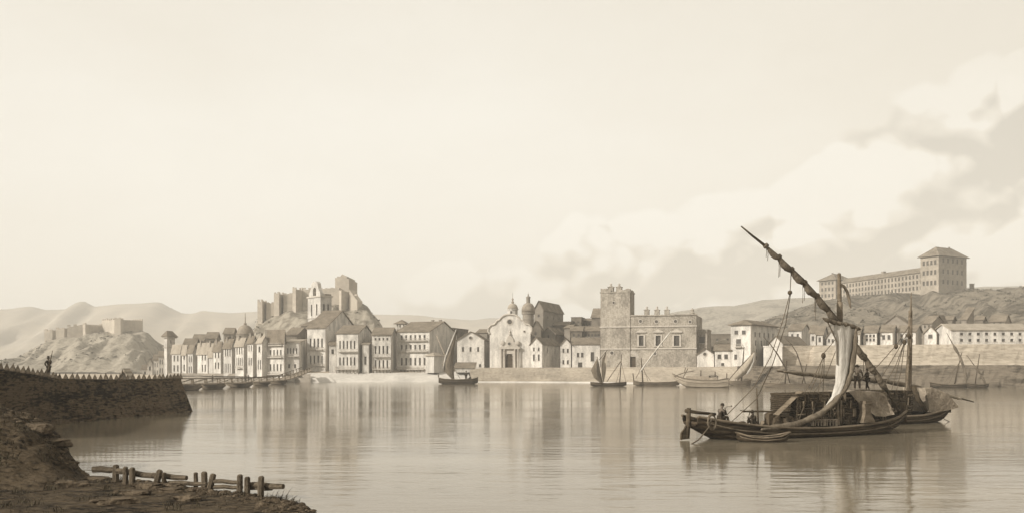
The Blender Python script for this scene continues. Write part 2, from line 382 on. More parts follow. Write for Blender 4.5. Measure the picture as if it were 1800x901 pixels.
def hill(name, prof, D, front, back, zb, mats, gully=6.0, gs=.02, nx=150, nt=44, pw=1.0, seed=0, ext=60, facet=0.0):
    x0, x1 = prof[0][0], prof[-1][0]
    pts = [(px, zat(py, D)) for px, py in prof]
    def fn(u, v):
        px = x0 + (x1 - x0) * u; zt = interp(pts, px)
        t = v * 2 - 1                     # -1 front foot .. 0 ridge .. 1 back foot
        dy = t * (front if t < 0 else back)
        s = (1 - abs(t)) ** pw
        X = (px - 900) * D / F
        h = max(0.0, zt - zb)
        z = zb + h * s
        k = min(1, abs(t) * 5) * (1 - abs(t) ** 4)
        rid = 1 - abs(fbm(X * gs + seed + .25 * noise.noise(V2((X * gs * .7, dy * gs, seed))), dy * gs * .16 + seed, seed, 3)) * 2
        z += gully * (rid - .6) * k * min(1, h / 25)
        z += fbm(X * gs * 3.2, dy * gs * .9, seed + 3, 5) * gully * .22 * k * min(1, h / 25)
        z += fbm(X * gs * 4, 0, seed + 9, 4) * gully * .10
        sh = 1 + dy / D                   # keeps the foot spread with distance
        return Vector((X * lerp(1, sh, .6), D + dy, z - (1.0 if abs(t) > .999 else 0)))
    mb = MB().grid(fn, nx, nt)
    return struct(mb, name, mats, True)
hill('mountain', [(-900, 560), (-500, 520), (-250, 548), (-60, 540), (0, 543), (22, 542), (51, 537), (80, 544), (115, 543), (130, 532), (146, 528), (166, 538), (207, 534), (240, 533), (276, 530), (283, 531), (301, 541),
                  (320, 550), (338, 551), (355, 545), (399, 549.5), (452, 547), (540, 551), (665, 552), (735, 553), (770, 558), (830, 562), (861, 558), (950, 562), (1100, 575), (1300, 600)],
     2400, 900, 600, 2, 'mountain_rock', 12, .0075, 260, 40, 1.15, 2)
hill('far_ridge', [(900, 640), (1020, 590), (1100, 566), (1181, 549), (1237, 538.5), (1290, 537), (1337, 527), (1396, 523.5), (1430, 522), (1560, 514), (1700, 504), (1760, 503), (1900, 500), (2200, 490), (2600, 520)],
     1500, 650, 500, 4, 'hill_rock', 12, .006, 170, 36, 1.1, 5)
H_fort = hill('fort_hill', [(-120, 662), (-40, 655), (22, 642), (63, 608), (100, 594), (146, 589), (179, 583), (251, 581), (262, 585), (272, 596), (284, 606), (290, 622), (296, 645), (310, 660)],
     690, 130, 120, 4, 'hill_rock', 9, .028, 130, 44, .85, 11)
H_castle = hill('castle_hill', [(395, 655), (425, 616), (443, 586), (455, 559), (490, 548), (540, 538), (600, 532), (625, 528), (637, 533), (646, 537), (655, 550), (664, 560), (672, 572), (682, 596), (696, 640)],
     560, 110, 110, 5, 'hill_rock', 7, .035, 110, 40, .9, 17)
H_barrack = hill('barrack_hill', [(1180, 640), (1260, 610), (1330, 568), (1380, 549), (1440, 529), (1480, 521), (1617, 511.5), (1660, 508), (1704, 506.5), (1715, 508), (1740, 511), (1770, 505), (1800, 505), (1870, 512), (2000, 530), (2150, 560), (2400, 640)],
     640, 290, 160, 8, 'hill_scrub', 9, .022, 200, 56, .8, 23)

def scrub():
    """low bushes and dry growth scattered over the slopes: far too many to count"""
    random.seed(77); mb = MB()
    for hobj, n_, dlo, dhi, rs in ((H_barrack, 2600, 355, 640, 1.0), (H_castle, 420, 440, 560, .8), (H_fort, 420, 560, 690, .8)):
        me = hobj.data; polys = [p for p in me.polygons if dlo < p.center.y < dhi and p.normal.z > .25 and p.center.z > 9 and -560 < p.center.x < 560]
        ws = [p.area for p in polys]
        for p in random.choices(polys, ws, k=n_):
            vs = [me.vertices[i].co for i in p.vertices]; u, v = random.random(), random.random()
            q = vs[0].lerp(vs[1], u).lerp(vs[3].lerp(vs[2], u), v)
            if noise.noise(Vector((q.x * .02, q.y * .02, 4))) < -.12: continue
            r = random.uniform(.5, 1.5) * rs * (1.5 if random.random() < .12 else 1)
            for k in range(9):
                d = Vector((random.gauss(0, 1), random.gauss(0, 1), abs(random.gauss(0, .8)))); d = d.normalized() * r * random.uniform(.3, 1)
                c = q + Vector((d.x * 1.2, d.y * 1.2, d.z * .75)); t = Vector((random.gauss(0, 1), random.gauss(0, 1), random.gauss(0, 1))).normalized(); s = t.orthogonal().normalized(); z = r * .42
                mb.add([c + t * z, c + s * z * .6, c - t * z, c - s * z * .6], [(0, 1, 2, 3)])
    o = part(mb, 'scrub', 'scrub_leaf'); o['kind'] = 'stuff'
mat('scrub_leaf', W3(.035, (1, .86, .58)), W3(.10, (1, .87, .62)), .2)
scrub()
# ------------------------------------------------------------------ buildings
def plan(px1, px2, px3, D, depth=None, phi=None):
    """front-left, front-right and back-right columns -> width, depth, yaw, front-right corner"""
    C = G(px2, D); k1 = (px1 - 900) / F; k3 = (px3 - 900) / F
    def dep(p):
        vx, vy = -math.sin(p), math.cos(p); den = vx - k3 * vy
        return (k3 * C.y - C.x) / den if den > 1e-4 else 1e9
    if phi is None:
        a, b = math.radians(-80), math.radians(25)
        for _ in range(60):
            m_ = (a + b) / 2
            if dep(m_) > depth: b = m_
            else: a = m_
        phi = a
    d = dep(phi)
    if not 0 < d < 90 and depth: d = depth
    ux, uy = math.cos(phi), math.sin(phi)
    w_ = (C.x - k1 * C.y) / (ux - k1 * uy)
    return w_, d, phi, C
WIN = {}
def window_mesh(kind, w, h):
    key = (kind, round(w, 2), round(h, 2))
    if key in WIN: return WIN[key]
    mb = MB()
    if kind == 'round':
        r = w / 2
        mb.lathe([(r * .72, -.02), (r * .72, .03)], seg=14, mi=0).lathe([(r * .70, .0), (r, .0), (r, .14), (r * .72, .14), (r * .70, 0)], seg=14, mi=1, cap=False)
        mb.xf(Matrix.Rotation(math.radians(90), 4, 'X'))
    else:                                  # pane set back in the opening, glazing bars, projecting sill
        mb.box(-w / 2, w / 2, .22, .26, 0, h, 0)
        mb.box(-.04, .04, .17, .215, 0, h, 0)
        if h > 1.2: mb.box(-w / 2, w / 2, .18, .217, h * .6, h * .6 + .06, 0)
        mb.box(-w / 2 - .12, w / 2 + .12, -.14, .10, -.14, -.003, 1)
        if kind == 'hood': mb.box(-w / 2 - .15, w / 2 + .15, -.16, -.003, h + .1, h + .28, 1)
    WIN[key] = mb.mesh('window', ['window_dark', 'trim_stone'])
    return WIN[key]
def add_window(parent, M, kind, w, h):     # M places the opening's bottom centre, -y outwards
    o = link('window', window_mesh(kind, w, h), parent); o.matrix_local = M; return o
def facade(mb, M, w, h, ops, rec=.25):
    """wall panel in local x-z with real openings; ops: (x0, x1, z0, z1)"""
    xs = sorted({-w / 2, w / 2, *[round(q, 3) for o in ops for q in o[:2]]}); zs = sorted({0, h, *[round(q, 3) for o in ops for q in o[2:]]})
    for i in range(len(xs) - 1):
        for j in range(len(zs) - 1):
            cx, cz = (xs[i] + xs[i + 1]) / 2, (zs[j] + zs[j + 1]) / 2
            if any(o[0] < cx < o[1] and o[2] < cz < o[3] for o in ops): continue
            mb.quad(*[M @ Vector(q) for q in ((xs[i], 0, zs[j]), (xs[i + 1], 0, zs[j]), (xs[i + 1], 0, zs[j + 1]), (xs[i], 0, zs[j + 1]))])
    for a, b, c, d in ops:
        for p, q in (((a, c), (b, c)), ((b, c), (b, d)), ((b, d), (a, d)), ((a, d), (a, c))):
            mb.quad(*[M @ Vector(v) for v in ((p[0], 0, p[1]), (p[0], rec, p[1]), (q[0], rec, q[1]), (q[0], 0, q[1]))])
def add_balcony(parent, x0, x1, z, y, out=1.0, rail=.95, struts=False, mats='trim_stone'):
    b = part(MB().box(x0, x1, y - out, y - .004, z - .22, z), 'balcony', mats, parent)
    r = MB(); n = max(4, int((x1 - x0) / .55))
    r.box(x0, x1, y - out, y - out + .09, z + rail - .1, z + rail)
    for i in range(n + 1):
        xx = lerp(x0 + .06, x1 - .06, i / n); r.box(xx - .05, xx + .05, y - out + .01, y - out + .08, z + .002, z + rail - .102)
    for xx in (x0, x1 - .09): r.box(xx, xx + .09, y - out + .092, y - .01, z + rail - .1, z + rail)
    part(r, 'railing', mats if not struts else 'timber_pale', b)
    if struts:
        s = MB(); k = max(3, int((x1 - x0) / 1.3))
        for i in range(k + 1):
            xx = lerp(x0 + .15, x1 - .15, i / k)
            s.tube([(xx, y - out + .15, z - .26), (xx + .25, y - .02, z - 1.9)], .13, 5)
        part(s, 'bracket', 'timber_mid', b)
def add_chimney(root, x, y, z, h=1.6, w=.8, mats='plaster_grey', pot=False):
    mb = MB().box(x - w / 2, x + w / 2, y - w / 2, y + w / 2, z - 1.2, z + h).box(x - w / 2 - .12, x + w / 2 + .12, y - w / 2 - .12, y + w / 2 + .12, z + h + .002, z + h + .2)
    return part(mb, 'chimney', mats, root)
def roof_mesh(kind, w, d, h, rise, oh=.5, th=.28):
    mb = MB()
    if kind in ('side', 'front'):
        # cross-section across the ridge
        half = (d if kind == 'side' else w) / 2; ln = (w if kind == 'side' else d) / 2 + oh
        s = rise / half; e = h - oh * s
        prof = [(-half - oh, e + .02), (0, h + rise + .02), (half + oh, e + .02), (half + oh, e + th), (0, h + rise + th + .05), (-half - oh, e + th)]
        if kind == 'side': poly = [(-ln, a, b) for a, b in prof]; ext = (2 * ln, 0, 0)
        else: poly = [(a, -ln, b) for a, b in prof]; ext = (0, 2 * ln, 0)
        mb.prism(poly, ext)
    elif kind == 'hip':
        a, b = w / 2 + oh, d / 2 + oh; r = max(0.0, (w - d) / 2); q = max(0.0, (d - w) / 2); z0 = h + .01
        mb.add([(-a, -b, z0), (a, -b, z0), (a, b, z0), (-a, b, z0), (-a, -b, z0 + .22), (a, -b, z0 + .22), (a, b, z0 + .22), (-a, b, z0 + .22), (-r, -q, h + rise), (r, q, h + rise)],
               [(3, 2, 1, 0), (0, 1, 5, 4), (1, 2, 6, 5), (2, 3, 7, 6), (3, 0, 4, 7),
                (4, 5, 9, 8) if r > 0 else (4, 5, 8), (5, 6, 9) if r > 0 else (5, 6, 9, 8), (6, 7, 8, 9) if r > 0 else (6, 7, 9), (7, 4, 8) if r > 0 else (7, 4, 8, 9)])
    elif kind == 'shed':                   # falls towards the front
        a, b = w / 2 + oh, d / 2; s = rise / d
        mb.prism([(-a, -b - oh, h - oh * s + .02), (-a, b, h + rise + .02), (-a, b, h + rise + th), (-a, -b - oh, h - oh * s + th)], (2 * a, 0, 0))
    return mb
def house(name, label, px1, px2, px3, D, eave, rise=2.6, base=None, roof='side', depth=13, phi=None, rows=(), side=(), balc=(), wall='plaster_pale', tiles='roof_tile',
          cat='house', group=None, chim=(), kind='sill', zb=None, extra=None, oh=.45):
    """rows/side: (row top, row bottom, count[, width m[, kind[, frac0, frac1]]]); balc: (row, frac0, frac1, struts)"""
    w_, d, ph, C = plan(px1, px2, px3, D, depth, phi)
    u = Vector((math.cos(ph), math.sin(ph), 0)); v = Vector((-math.sin(ph), math.cos(ph), 0))
    z0 = zb if zb is not None else (zat(base, D) if base else 0) - 1.0
    ctr = C - u * w_ / 2 + v * d / 2
    root = thing(name, label, cat, (ctr.x, ctr.y, z0), ph, group)
    h = zat(eave, D) - z0
    Df = (C - u * w_ / 2).y; Ds = (C + v * d / 2).y
    T = Matrix.Translation; R = lambda a: Matrix.Rotation(a, 4, 'Z')
    Mf = T((0, -d / 2, 0)); Ms = T((w_ / 2, 0, 0)) @ R(math.radians(90))
    Ml = T((-w_ / 2, 0, 0)) @ R(math.radians(-90)); Mb = T((0, d / 2, 0)) @ R(math.radians(180))
    wins = []
    def ops(rws, W_, Dd, M):
        out = []
        for r in rws:
            zt, zb_ = zat(r[0], Dd) - z0, zat(r[1], Dd) - z0; cnt = r[2]
            f0, f1 = (r[5], r[6]) if len(r) > 6 else (.08, .92)
            pitch = W_ * (f1 - f0) / cnt; ww = r[3] if len(r) > 3 and r[3] else min(1.5, pitch * .42); kd = r[4] if len(r) > 4 and r[4] else kind
            for i in range(cnt):
                x = -W_ / 2 + W_ * f0 + pitch * (i + .5)
                if kd == 'round': wins.append((M @ T((x, -.02, (zt + zb_) / 2)), kd, zt - zb_, 0)); continue
                if zt > h - .15: zt = h - .15
                if zt - zb_ < .4: continue
                out.append((x - ww / 2, x + ww / 2, zb_, zt)); wins.append((M @ T((x, 0, zb_)), kd, ww, zt - zb_))
        return out
    mb = MB()
    facade(mb, Mf, w_, h, ops(rows, w_, Df, Mf)); facade(mb, Ms, d, h, ops(side, d, Ds, Ms))
    facade(mb, Ml, d, h, []); facade(mb, Mb, w_, h, [])
    if roof == 'side':
        for x in (-w_ / 2, w_ / 2): mb.add([(x, -d / 2, h), (x, d / 2, h), (x, 0, h + rise)], [(0, 1, 2)])
    elif roof == 'front':
        for y in (-d / 2, d / 2): mb.add([(-w_ / 2, y, h), (w_ / 2, y, h), (0, y, h + rise)], [(0, 1, 2)])
    elif roof == 'shed':
        for x in (-w_ / 2, w_ / 2): mb.add([(x, -d / 2, h), (x, d / 2, h), (x, d / 2, h + rise)], [(0, 1, 2)])
        mb.quad((-w_ / 2, d / 2, h), (w_ / 2, d / 2, h), (w_ / 2, d / 2, h + rise), (-w_ / 2, d / 2, h + rise))
    wall_o = part(mb, 'wall', wall, root)
    ro = None
    if roof == 'flat':
        rm = MB().box(-w_ / 2 + .02, w_ / 2 - .02, -d / 2 + .02, d / 2 - .02, h - .5, h - .4)
        for a in ((-w_ / 2 - .15, w_ / 2 + .15, -d / 2 - .15, -d / 2 + .3), (-w_ / 2 - .15, w_ / 2 + .15, d / 2 - .3, d / 2 + .15), (-w_ / 2 - .15, -w_ / 2 + .3, -d / 2 + .302, d / 2 - .302), (w_ / 2 - .3, w_ / 2 + .15, -d / 2 + .302, d / 2 - .302)):
            rm.box(*a, h + .003, h + .35)
        ro = part(rm, 'roof', wall, root)
    elif roof:
        ro = part(roof_mesh(roof, w_, d, h, rise, oh), 'roof', tiles if roof != 'front' else tiles, root)
    for (fx, fy, ch_) in chim:             # fractions of the plan, height over the ridge
        x, y = (fx - .5) * w_, (fy - .5) * d
        zz = h + rise * (1 - abs(y) / (d / 2)) if roof == 'side' else (h + rise * (1 - abs(x) / (w_ / 2)) if roof == 'front' else h + (rise * .6 if roof == 'hip' else 0))
        add_chimney(ro or root, x, y, zz, ch_, .9)
    for M, kd, ww, hh in wins: add_window(root, M, kd, ww, hh)
    for b in balc:
        z = zat(b[0], Df) - z0
        add_balcony(root, -w_ / 2 + w_ * b[1], -w_ / 2 + w_ * b[2], z, -d / 2, out=1.1, struts=b[3] if len(b) > 3 else False)
    if extra: extra(root, w_, d, h, z0)
    root['_'] = 1; del root['_']
    return root, w_, d, h, z0, Df

# --- far-left waterside row, stepping back from the bridge
row = 'terraced houses along the water behind the bridge of boats'
LR = -38
def rowhouse(label, a, b, c, eave, D, rise=2.6, rows=(), balc=(), wall='plaster_pale', dep=None, **k):
    return house('terraced_house', label, a, b, c, D, eave, rise * .72, zb=.4, rows=rows, balc=balc, wall=wall, group=row, tiles=('roof_pale', 'roof_tile')[int(a) % 3 == 0], phi=math.radians(LR + (int(b) % 5 - 2) * 1.5), cat='house', chim=(((.3, .5, 1.1),) if int(a) % 2 else ()), **k)
house('low_house', 'lowest small pale house at the far left end of the terrace, above the dark wall', 250, 260, 262, 432, 648, 2.0, zb=1, depth=8, rows=((652, 657, 1),), group=row)
house('low_house', 'small pale gabled house second from the far left end of the terrace', 259, 268, 270, 428, 638, 2.2, zb=1, roof='front', depth=9, rows=((643, 650, 1),), group=row)
house('terraced_house', 'narrow pale house just left of the slender watch tower', 270, 279, 281, 424, 632, 2.5, zb=1, depth=10, rows=((637, 644, 2), (650, 657, 2)), group=row)
house('terraced_house', 'narrow pale house touching the left foot of the slender watch tower', 279, 288, 290, 420, 626, 2.5, zb=1, depth=10, rows=((631, 639, 2), (646, 654, 2)), group=row)
def tower_x(root, w_, d, h, z0):
    part(MB().box(-w_ / 2 - .35, w_ / 2 + .35, -d / 2 - .35, d / 2 + .35, h * .74, h * .74 + .4), 'cornice', 'trim_stone', root)
    part(MB().box(-w_ / 2 - .7, w_ / 2 + .7, -d / 2 - .7, d / 2 + .7, h - .5, h - .003), 'cornice', 'trim_stone', root)
house('watch_tower', 'slender square tower with pyramid roof at the left end of the terrace', 288.5, 293.5, 307.5, 405, 591, 2.8, zb=1, roof='hip', depth=5.5, side=((597, 603, 1, .8),), wall='plaster_pale', tiles='roof_tile', cat='tower', extra=tower_x, oh=1.0)
rowhouse('pale terraced house directly right of the slender watch tower', 302, 317, 320.5, 614, 398, 3.0, ((624, 634, 2), (641, 652, 2)), wall='plaster_stained')
rowhouse('narrow pale terraced house, second to the right of the watch tower', 320, 327.5, 330.5, 615, 394, 3.0, ((623, 631, 1), (640, 651, 1)))
rowhouse('terraced house with deep shaded side, third to the right of the watch tower', 330, 339, 346.5, 616.5, 386, 3.6, ((625, 635, 2), (643, 654, 2)), wall='plaster_cream')
rowhouse('wide plain-fronted terraced house, fourth to the right of the watch tower', 347, 365, 368, 612, 378, 3.2, ((622, 632, 2, None, 'sill', .35, .9), (640, 652, 2, None, 'sill', .35, .9)))
rowhouse('narrowest terraced house with blank front, fifth to the right of the watch tower', 367, 374, 376, 613, 374, 3.2, wall='plaster_cream')
rowhouse('terraced house with broad shaded flank above the walker on the bridge', 375, 388, 393, 611, 366, 3.5, ((619, 628, 2), (636, 647, 2)))
rowhouse('terraced house with three tall upper windows under the dome', 393, 407.5, 413.5, 606.5, 360, 3.4, ((613, 625, 3), (638, 654, 4)), wall='plaster_stained')
rowhouse('terraced house with a small hanging balcony in front of the dome', 413.5, 428.5, 435, 604, 354, 3.2, ((610, 621, 3), (628, 641, 4)), balc=((646, .2, .85),))
rowhouse('slim terraced house right of the dome', 435, 444.5, 451, 599.5, 350, 2.8, ((606, 616, 2), (628, 641, 2)))
rowhouse('slim terraced house with wide shaded flank next to the four storey balcony house', 451.5, 460.5, 471, 600, 346, 3.0, ((608, 618, 1), (632, 648, 2)))
# roofs rising behind the row
for lab, a, b, c, e, D, r in (('low-roofed house behind the terrace, its roof showing right of the watch tower', 322, 343, 352, 606, 420, 3.2),
                              ('broad-roofed house behind the middle of the terrace', 338, 357, 366, 599, 430, 3.4),
                              ('house with long ridge behind the terrace, left of the dome', 362, 380, 387, 594, 420, 3.0),
                              ('house with small square roof immediately left of the dome', 393, 409, 417, 586, 410, 2.8)):
    house('background_house', lab, a, b, c, D, e, r, zb=4, depth=12, wall='plaster_grey', rows=((e + 4, e + 9, 2),), group='house backs rising behind the terrace')
def dome_building():
    D = 395; c = G(431, D, 5); s = D / F
    t = thing('domed_church', 'church with a wide hemispherical dome and needle spire behind the terrace', 'church', c, 0)
    R_ = 15 * s
    part(MB().lathe([(R_, 0), (R_, zat(590, D) - 5), (R_ * 1.05, zat(590, D) - 4.9), (R_ * 1.05, zat(588, D) - 5)], seg=20), 'drum', 'plaster_grey', t)
    h0 = zat(588, D) - 5; hh = zat(570, D) - 5 - h0
    part(MB().lathe([(R_ * math.cos(a), h0 + hh * math.sin(a)) for a in [i * math.pi / 20 for i in range(10)]] + [(.5, h0 + hh)], seg=20), 'dome', 'dome_lead', t, True)
    part(MB().lathe([(.7, h0 + hh - .1), (.7, h0 + hh + .6), (.25, h0 + hh + .9), (.12, h0 + hh + 5.2)], seg=8), 'spire', 'dome_lead', t)
dome_building()

# --- tall houses in the middle of the waterfront
wf = 'tall waterfront houses'
house('waterfront_house', 'four-bay house with three thin balconies above the bridge ramp', 470.5, 499, 501, 344, 589.5, 2.2, zb=.5, depth=10, rows=((594, 600, 4), (614, 624, 4), (639, 651, 4)), balc=((606, .06, .94), (627, .06, .94), (657, .06, .94)), group=wf,
      phi=math.radians(-30))
house('waterfront_house', 'lower wing with four tall windows and one balcony above the bridge ramp', 501, 526, 538.5, 346, 601, 1.4, zb=.5, depth=12, rows=((611, 621, 4),(639, 646, 2, .8)), balc=((625, .05, .95),), roof='shed', wall='plaster_pale', tiles='roof_pale', group=wf)
house('background_house', 'broad dark-roofed house behind the lower wing, left of the tallest house', 502, 522, 545, 366, 588, 3.2, zb=3, depth=16, wall='rubble_grey', group=wf)
house('background_house', 'small block peeping over the roofs left of the bell tower', 466, 474, 487, 385, 580, .5, zb=4, depth=8, wall='plaster_grey', roof='flat', group=wf)
house('waterfront_house', 'tallest waterfront house with two railed balconies and a great dark gable side', 540, 572, 628, 350, 575.5, 7.6, zb=-.5, depth=30, rows=((594, 610, 4), (624, 639, 4)), balc=((613.5, .1, .88), (641, .1, .88)), group=wf)
house('annex', 'small lean-to annex with one window against the dark gable side of the tallest house', 578.5, 591, 594, 346, 606, 1.6, zb=.5, roof='shed', depth=7, rows=((613, 621, 1),), group=wf)
house('waterfront_house', 'two-storey balconied house with bracketed lower balcony, right of the tallest house', 591.5, 629.5, 655.5, 344, 585, 3.4, base=657, depth=20, rows=((587.5, 589, 4, .4), (598, 612, 5), (627, 641, 5)), balc=((617, .1, .96), (648, -.02, 1.0, True)), tiles='roof_tile', chim=((.96, .5, 1.8),), group=wf)
def corbel_x(root, w_, d, h, z0):
    part(MB().lathe([(.4, .4), (w_ * .55, 1.6)], (0, 0, 0), 10), 'corbel', 'trim_stone', root)
house('turret_house', 'narrow turret-like house with one dark niche between two balconied houses', 636.5, 648, 653, 345, 604, .8, base=658, roof='shed', depth=5, rows=((626, 640, 1, .9),), wall='plaster_cream', tiles='roof_pale', group=wf)
house('waterfront_house', 'balconied house with row of tiny attic windows, left of the widest house', 654, 687, 697.5, 346, 588, 3.0, base=656, depth=15, rows=((593, 597, 4, .7), (607, 621, 4), (632, 646, 4)), balc=((626, .08, .92), (648, .04, .98, True)), group=wf)
house('waterfront_house', 'widest waterfront house with three rows of six windows and dark gable side', 697.5, 755, 803, 347, 582, 4.4, base=657, depth=26, rows=((588, 596, 6), (605, 614, 6), (628, 641, 6)), balc=((598, .08, .94), (617, .05, .96), (648, .05, .86, True)),
      chim=((.62, .55, 1.2), (.86, .55, 1.2)), group=wf)
def lookout():
    D = 385; x0, x1 = 697, 716; c = G((x0 + x1) / 2, D, 4); s = D / F; hw = (x1 - x0) / 2 * s
    t = thing('roof_lookout', 'small open square lookout with pyramid roof above the widest house', 'tower', c, math.radians(-15))
    ze = zat(569, D) - 4
    mb = MB().box(-hw * .75, hw * .75, -hw * .75, hw * .75, 0, ze - 2.2)
    part(mb, 'base_wall', 'plaster_grey', t)
    for sx in (-1, 1):
        for sy in (-1, 1): part(MB().box(sx * hw * .62 - .25, sx * hw * .62 + .25, sy * hw * .62 - .25, sy * hw * .62 + .25, ze - 2.198, ze), 'pillar', 'trim_stone', t)
    part(MB().add([(-hw * 1.3, -hw * 1.3, ze), (hw * 1.3, -hw * 1.3, ze), (hw * 1.3, hw * 1.3, ze), (-hw * 1.3, hw * 1.3, ze), (0, 0, zat(561, D) - 4)], [(3, 2, 1, 0), (0, 1, 4), (1, 2, 4), (2, 3, 4), (3, 0, 4)]), 'roof', 'roof_tile', t)
lookout()
house('waterside_hut', 'low square hut with pyramid roof right of the widest house', 748.5, 763, 780, 343, 625, 1.5, base=650, roof='hip', depth=6.5, tiles='roof_pale', wall='plaster_cream', rows=(), group=wf)
house('background_house', 'plain dark block with flat top between the widest house and the gabled chapel', 790, 796, 823, 380, 576.5, .5, base=650, roof='flat', depth=18, wall='rubble_grey', side=((582, 586, 2, .8),), group=wf)
house('gabled_house', 'pale gable-fronted house with three small windows left of the big church', 803.5, 851, 863, 350, 597, 3.2, base=648, roof='front', depth=24, rows=((609, 617, 3, .8), (639, 644, 1, .9, 'sill', .75, .95)), wall='plaster_pale', tiles='roof_tile_along',
      extra=lambda r, w_, d, h, z0: add_window(r, Matrix.Translation((0, -d / 2 - .02, h + .9)), 'round', 1.6, 0), group=wf)
house('lean_to_shed', 'low lean-to shed with sloping tiled roof at the foot of the gabled house', 800, 834, 836, 342, 645.5, 1.9, base=649, roof='shed', depth=4, tiles='roof_tile', wall='plaster_cream')
house('background_house', 'house with low dark roof peeping between the gabled house and the church', 838, 856, 868, 385, 584, 1.6, zb=4, depth=12, wall='plaster_grey')

# --- big church and the cluster around it
def bell_tower():
    D = 392; w_, d, ph, C = plan(541, 563.5, 583, D, 5.6)
    u = Vector((math.cos(ph), math.sin(ph), 0)); v = Vector((-math.sin(ph), math.cos(ph), 0)); ctr = C - u * w_ / 2 + v * d / 2
    z0 = 5.0; t = thing('bell_tower', 'square bell tower with arched belfry gable on top, below the castle', 'tower', (ctr.x, ctr.y, z0), ph)
    Z = lambda y: zat(y, D) - z0
    T = Matrix.Translation; Ms = T((w_ / 2, 0, 0)) @ Matrix.Rotation(math.radians(90), 4, 'Z'); Mf = T((0, -d / 2, 0))
    mb = MB(); h = Z(521)
    of = [(x - .55, x + .55, Z(553), Z(533)) for x in (-w_ * .2, w_ * .2)]; os_ = [(x - .5, x + .5, Z(553), Z(533)) for x in (-d * .2, d * .2)]
    facade(mb, Mf, w_, h, of, .4); facade(mb, Ms, d, h, os_, .4)
    facade(mb, T((-w_ / 2, 0, 0)) @ Matrix.Rotation(math.radians(-90), 4, 'Z'), d, h, []); facade(mb, T((0, d / 2, 0)) @ Matrix.Rotation(math.radians(180), 4, 'Z'), w_, h, [])
    part(mb, 'shaft', 'plaster_cream', t)
    for o in of: add_window(t, Mf @ T(((o[0] + o[1]) / 2, .15, o[2])), 'sill', o[1] - o[0], o[3] - o[2])
    for o in os_: add_window(t, Ms @ T(((o[0] + o[1]) / 2, .15, o[2])), 'sill', o[1] - o[0], o[3] - o[2])
    part(MB().box(-w_ / 2 - .4, w_ / 2 + .4, -d / 2 - .4, d / 2 + .4, h, h + .7), 'cornice', 'trim_stone', t)
    part(MB().box(-w_ / 2 - .35, w_ / 2 + .35, -d / 2 - .35, d / 2 + .35, Z(558), Z(557)), 'cornice', 'trim_stone', t)
    # belfry gable: a thick plate with stepped shoulders and a real arched opening
    a = w_ * .46; y0, y1 = -d / 2 + .2, -d / 2 + 1.9; zb = h + .702; zt = Z(492.5)
    H = zt - zb; g = MB(); op = w_ * .13
    L = [(-a, 0), (-a * .92, H * .18), (-a * .62, H * .52), (-a * .5, H * .86), (-a * .25, H)]
    inner = [(-op, 0), (-op, H * .42), (-op * .6, H * .55)]
    for sgn in (-1, 1):
        poly = [(sgn * -x, y0, zb + z) for x, z in L] + [(0, y0, zb + H)] + [(0, y0, zb + H * .6)] + [(sgn * -x, y0, zb + z) for x, z in inner[::-1]]
        g.prism(poly, (0, y1 - y0, 0))
    part(g, 'belfry_gable', 'plaster_cream', t)
    part(MB().lathe([(.12, 0), (.5, .25), (.62, 1.0), (.85, 1.3)][::-1] and [(.85, 0), (.6, .4), (.5, 1.0), (.1, 1.25)], (0, (y0 + y1) / 2, zb + H * .14), 10), 'bell', 'iron_dark', t)
    part(MB().box(-w_ / 2 + .1, w_ / 2 - .1, y1 + .3, d / 2 - .1, h + .702, h + 1.5), 'parapet', 'plaster_grey', t)
    house('church_nave', 'dark-roofed church body at the foot of the bell tower', 529, 541, 590, 384, 572, 3.4, zb=4, depth=24, wall='rubble_grey', cat='church')
bell_tower()
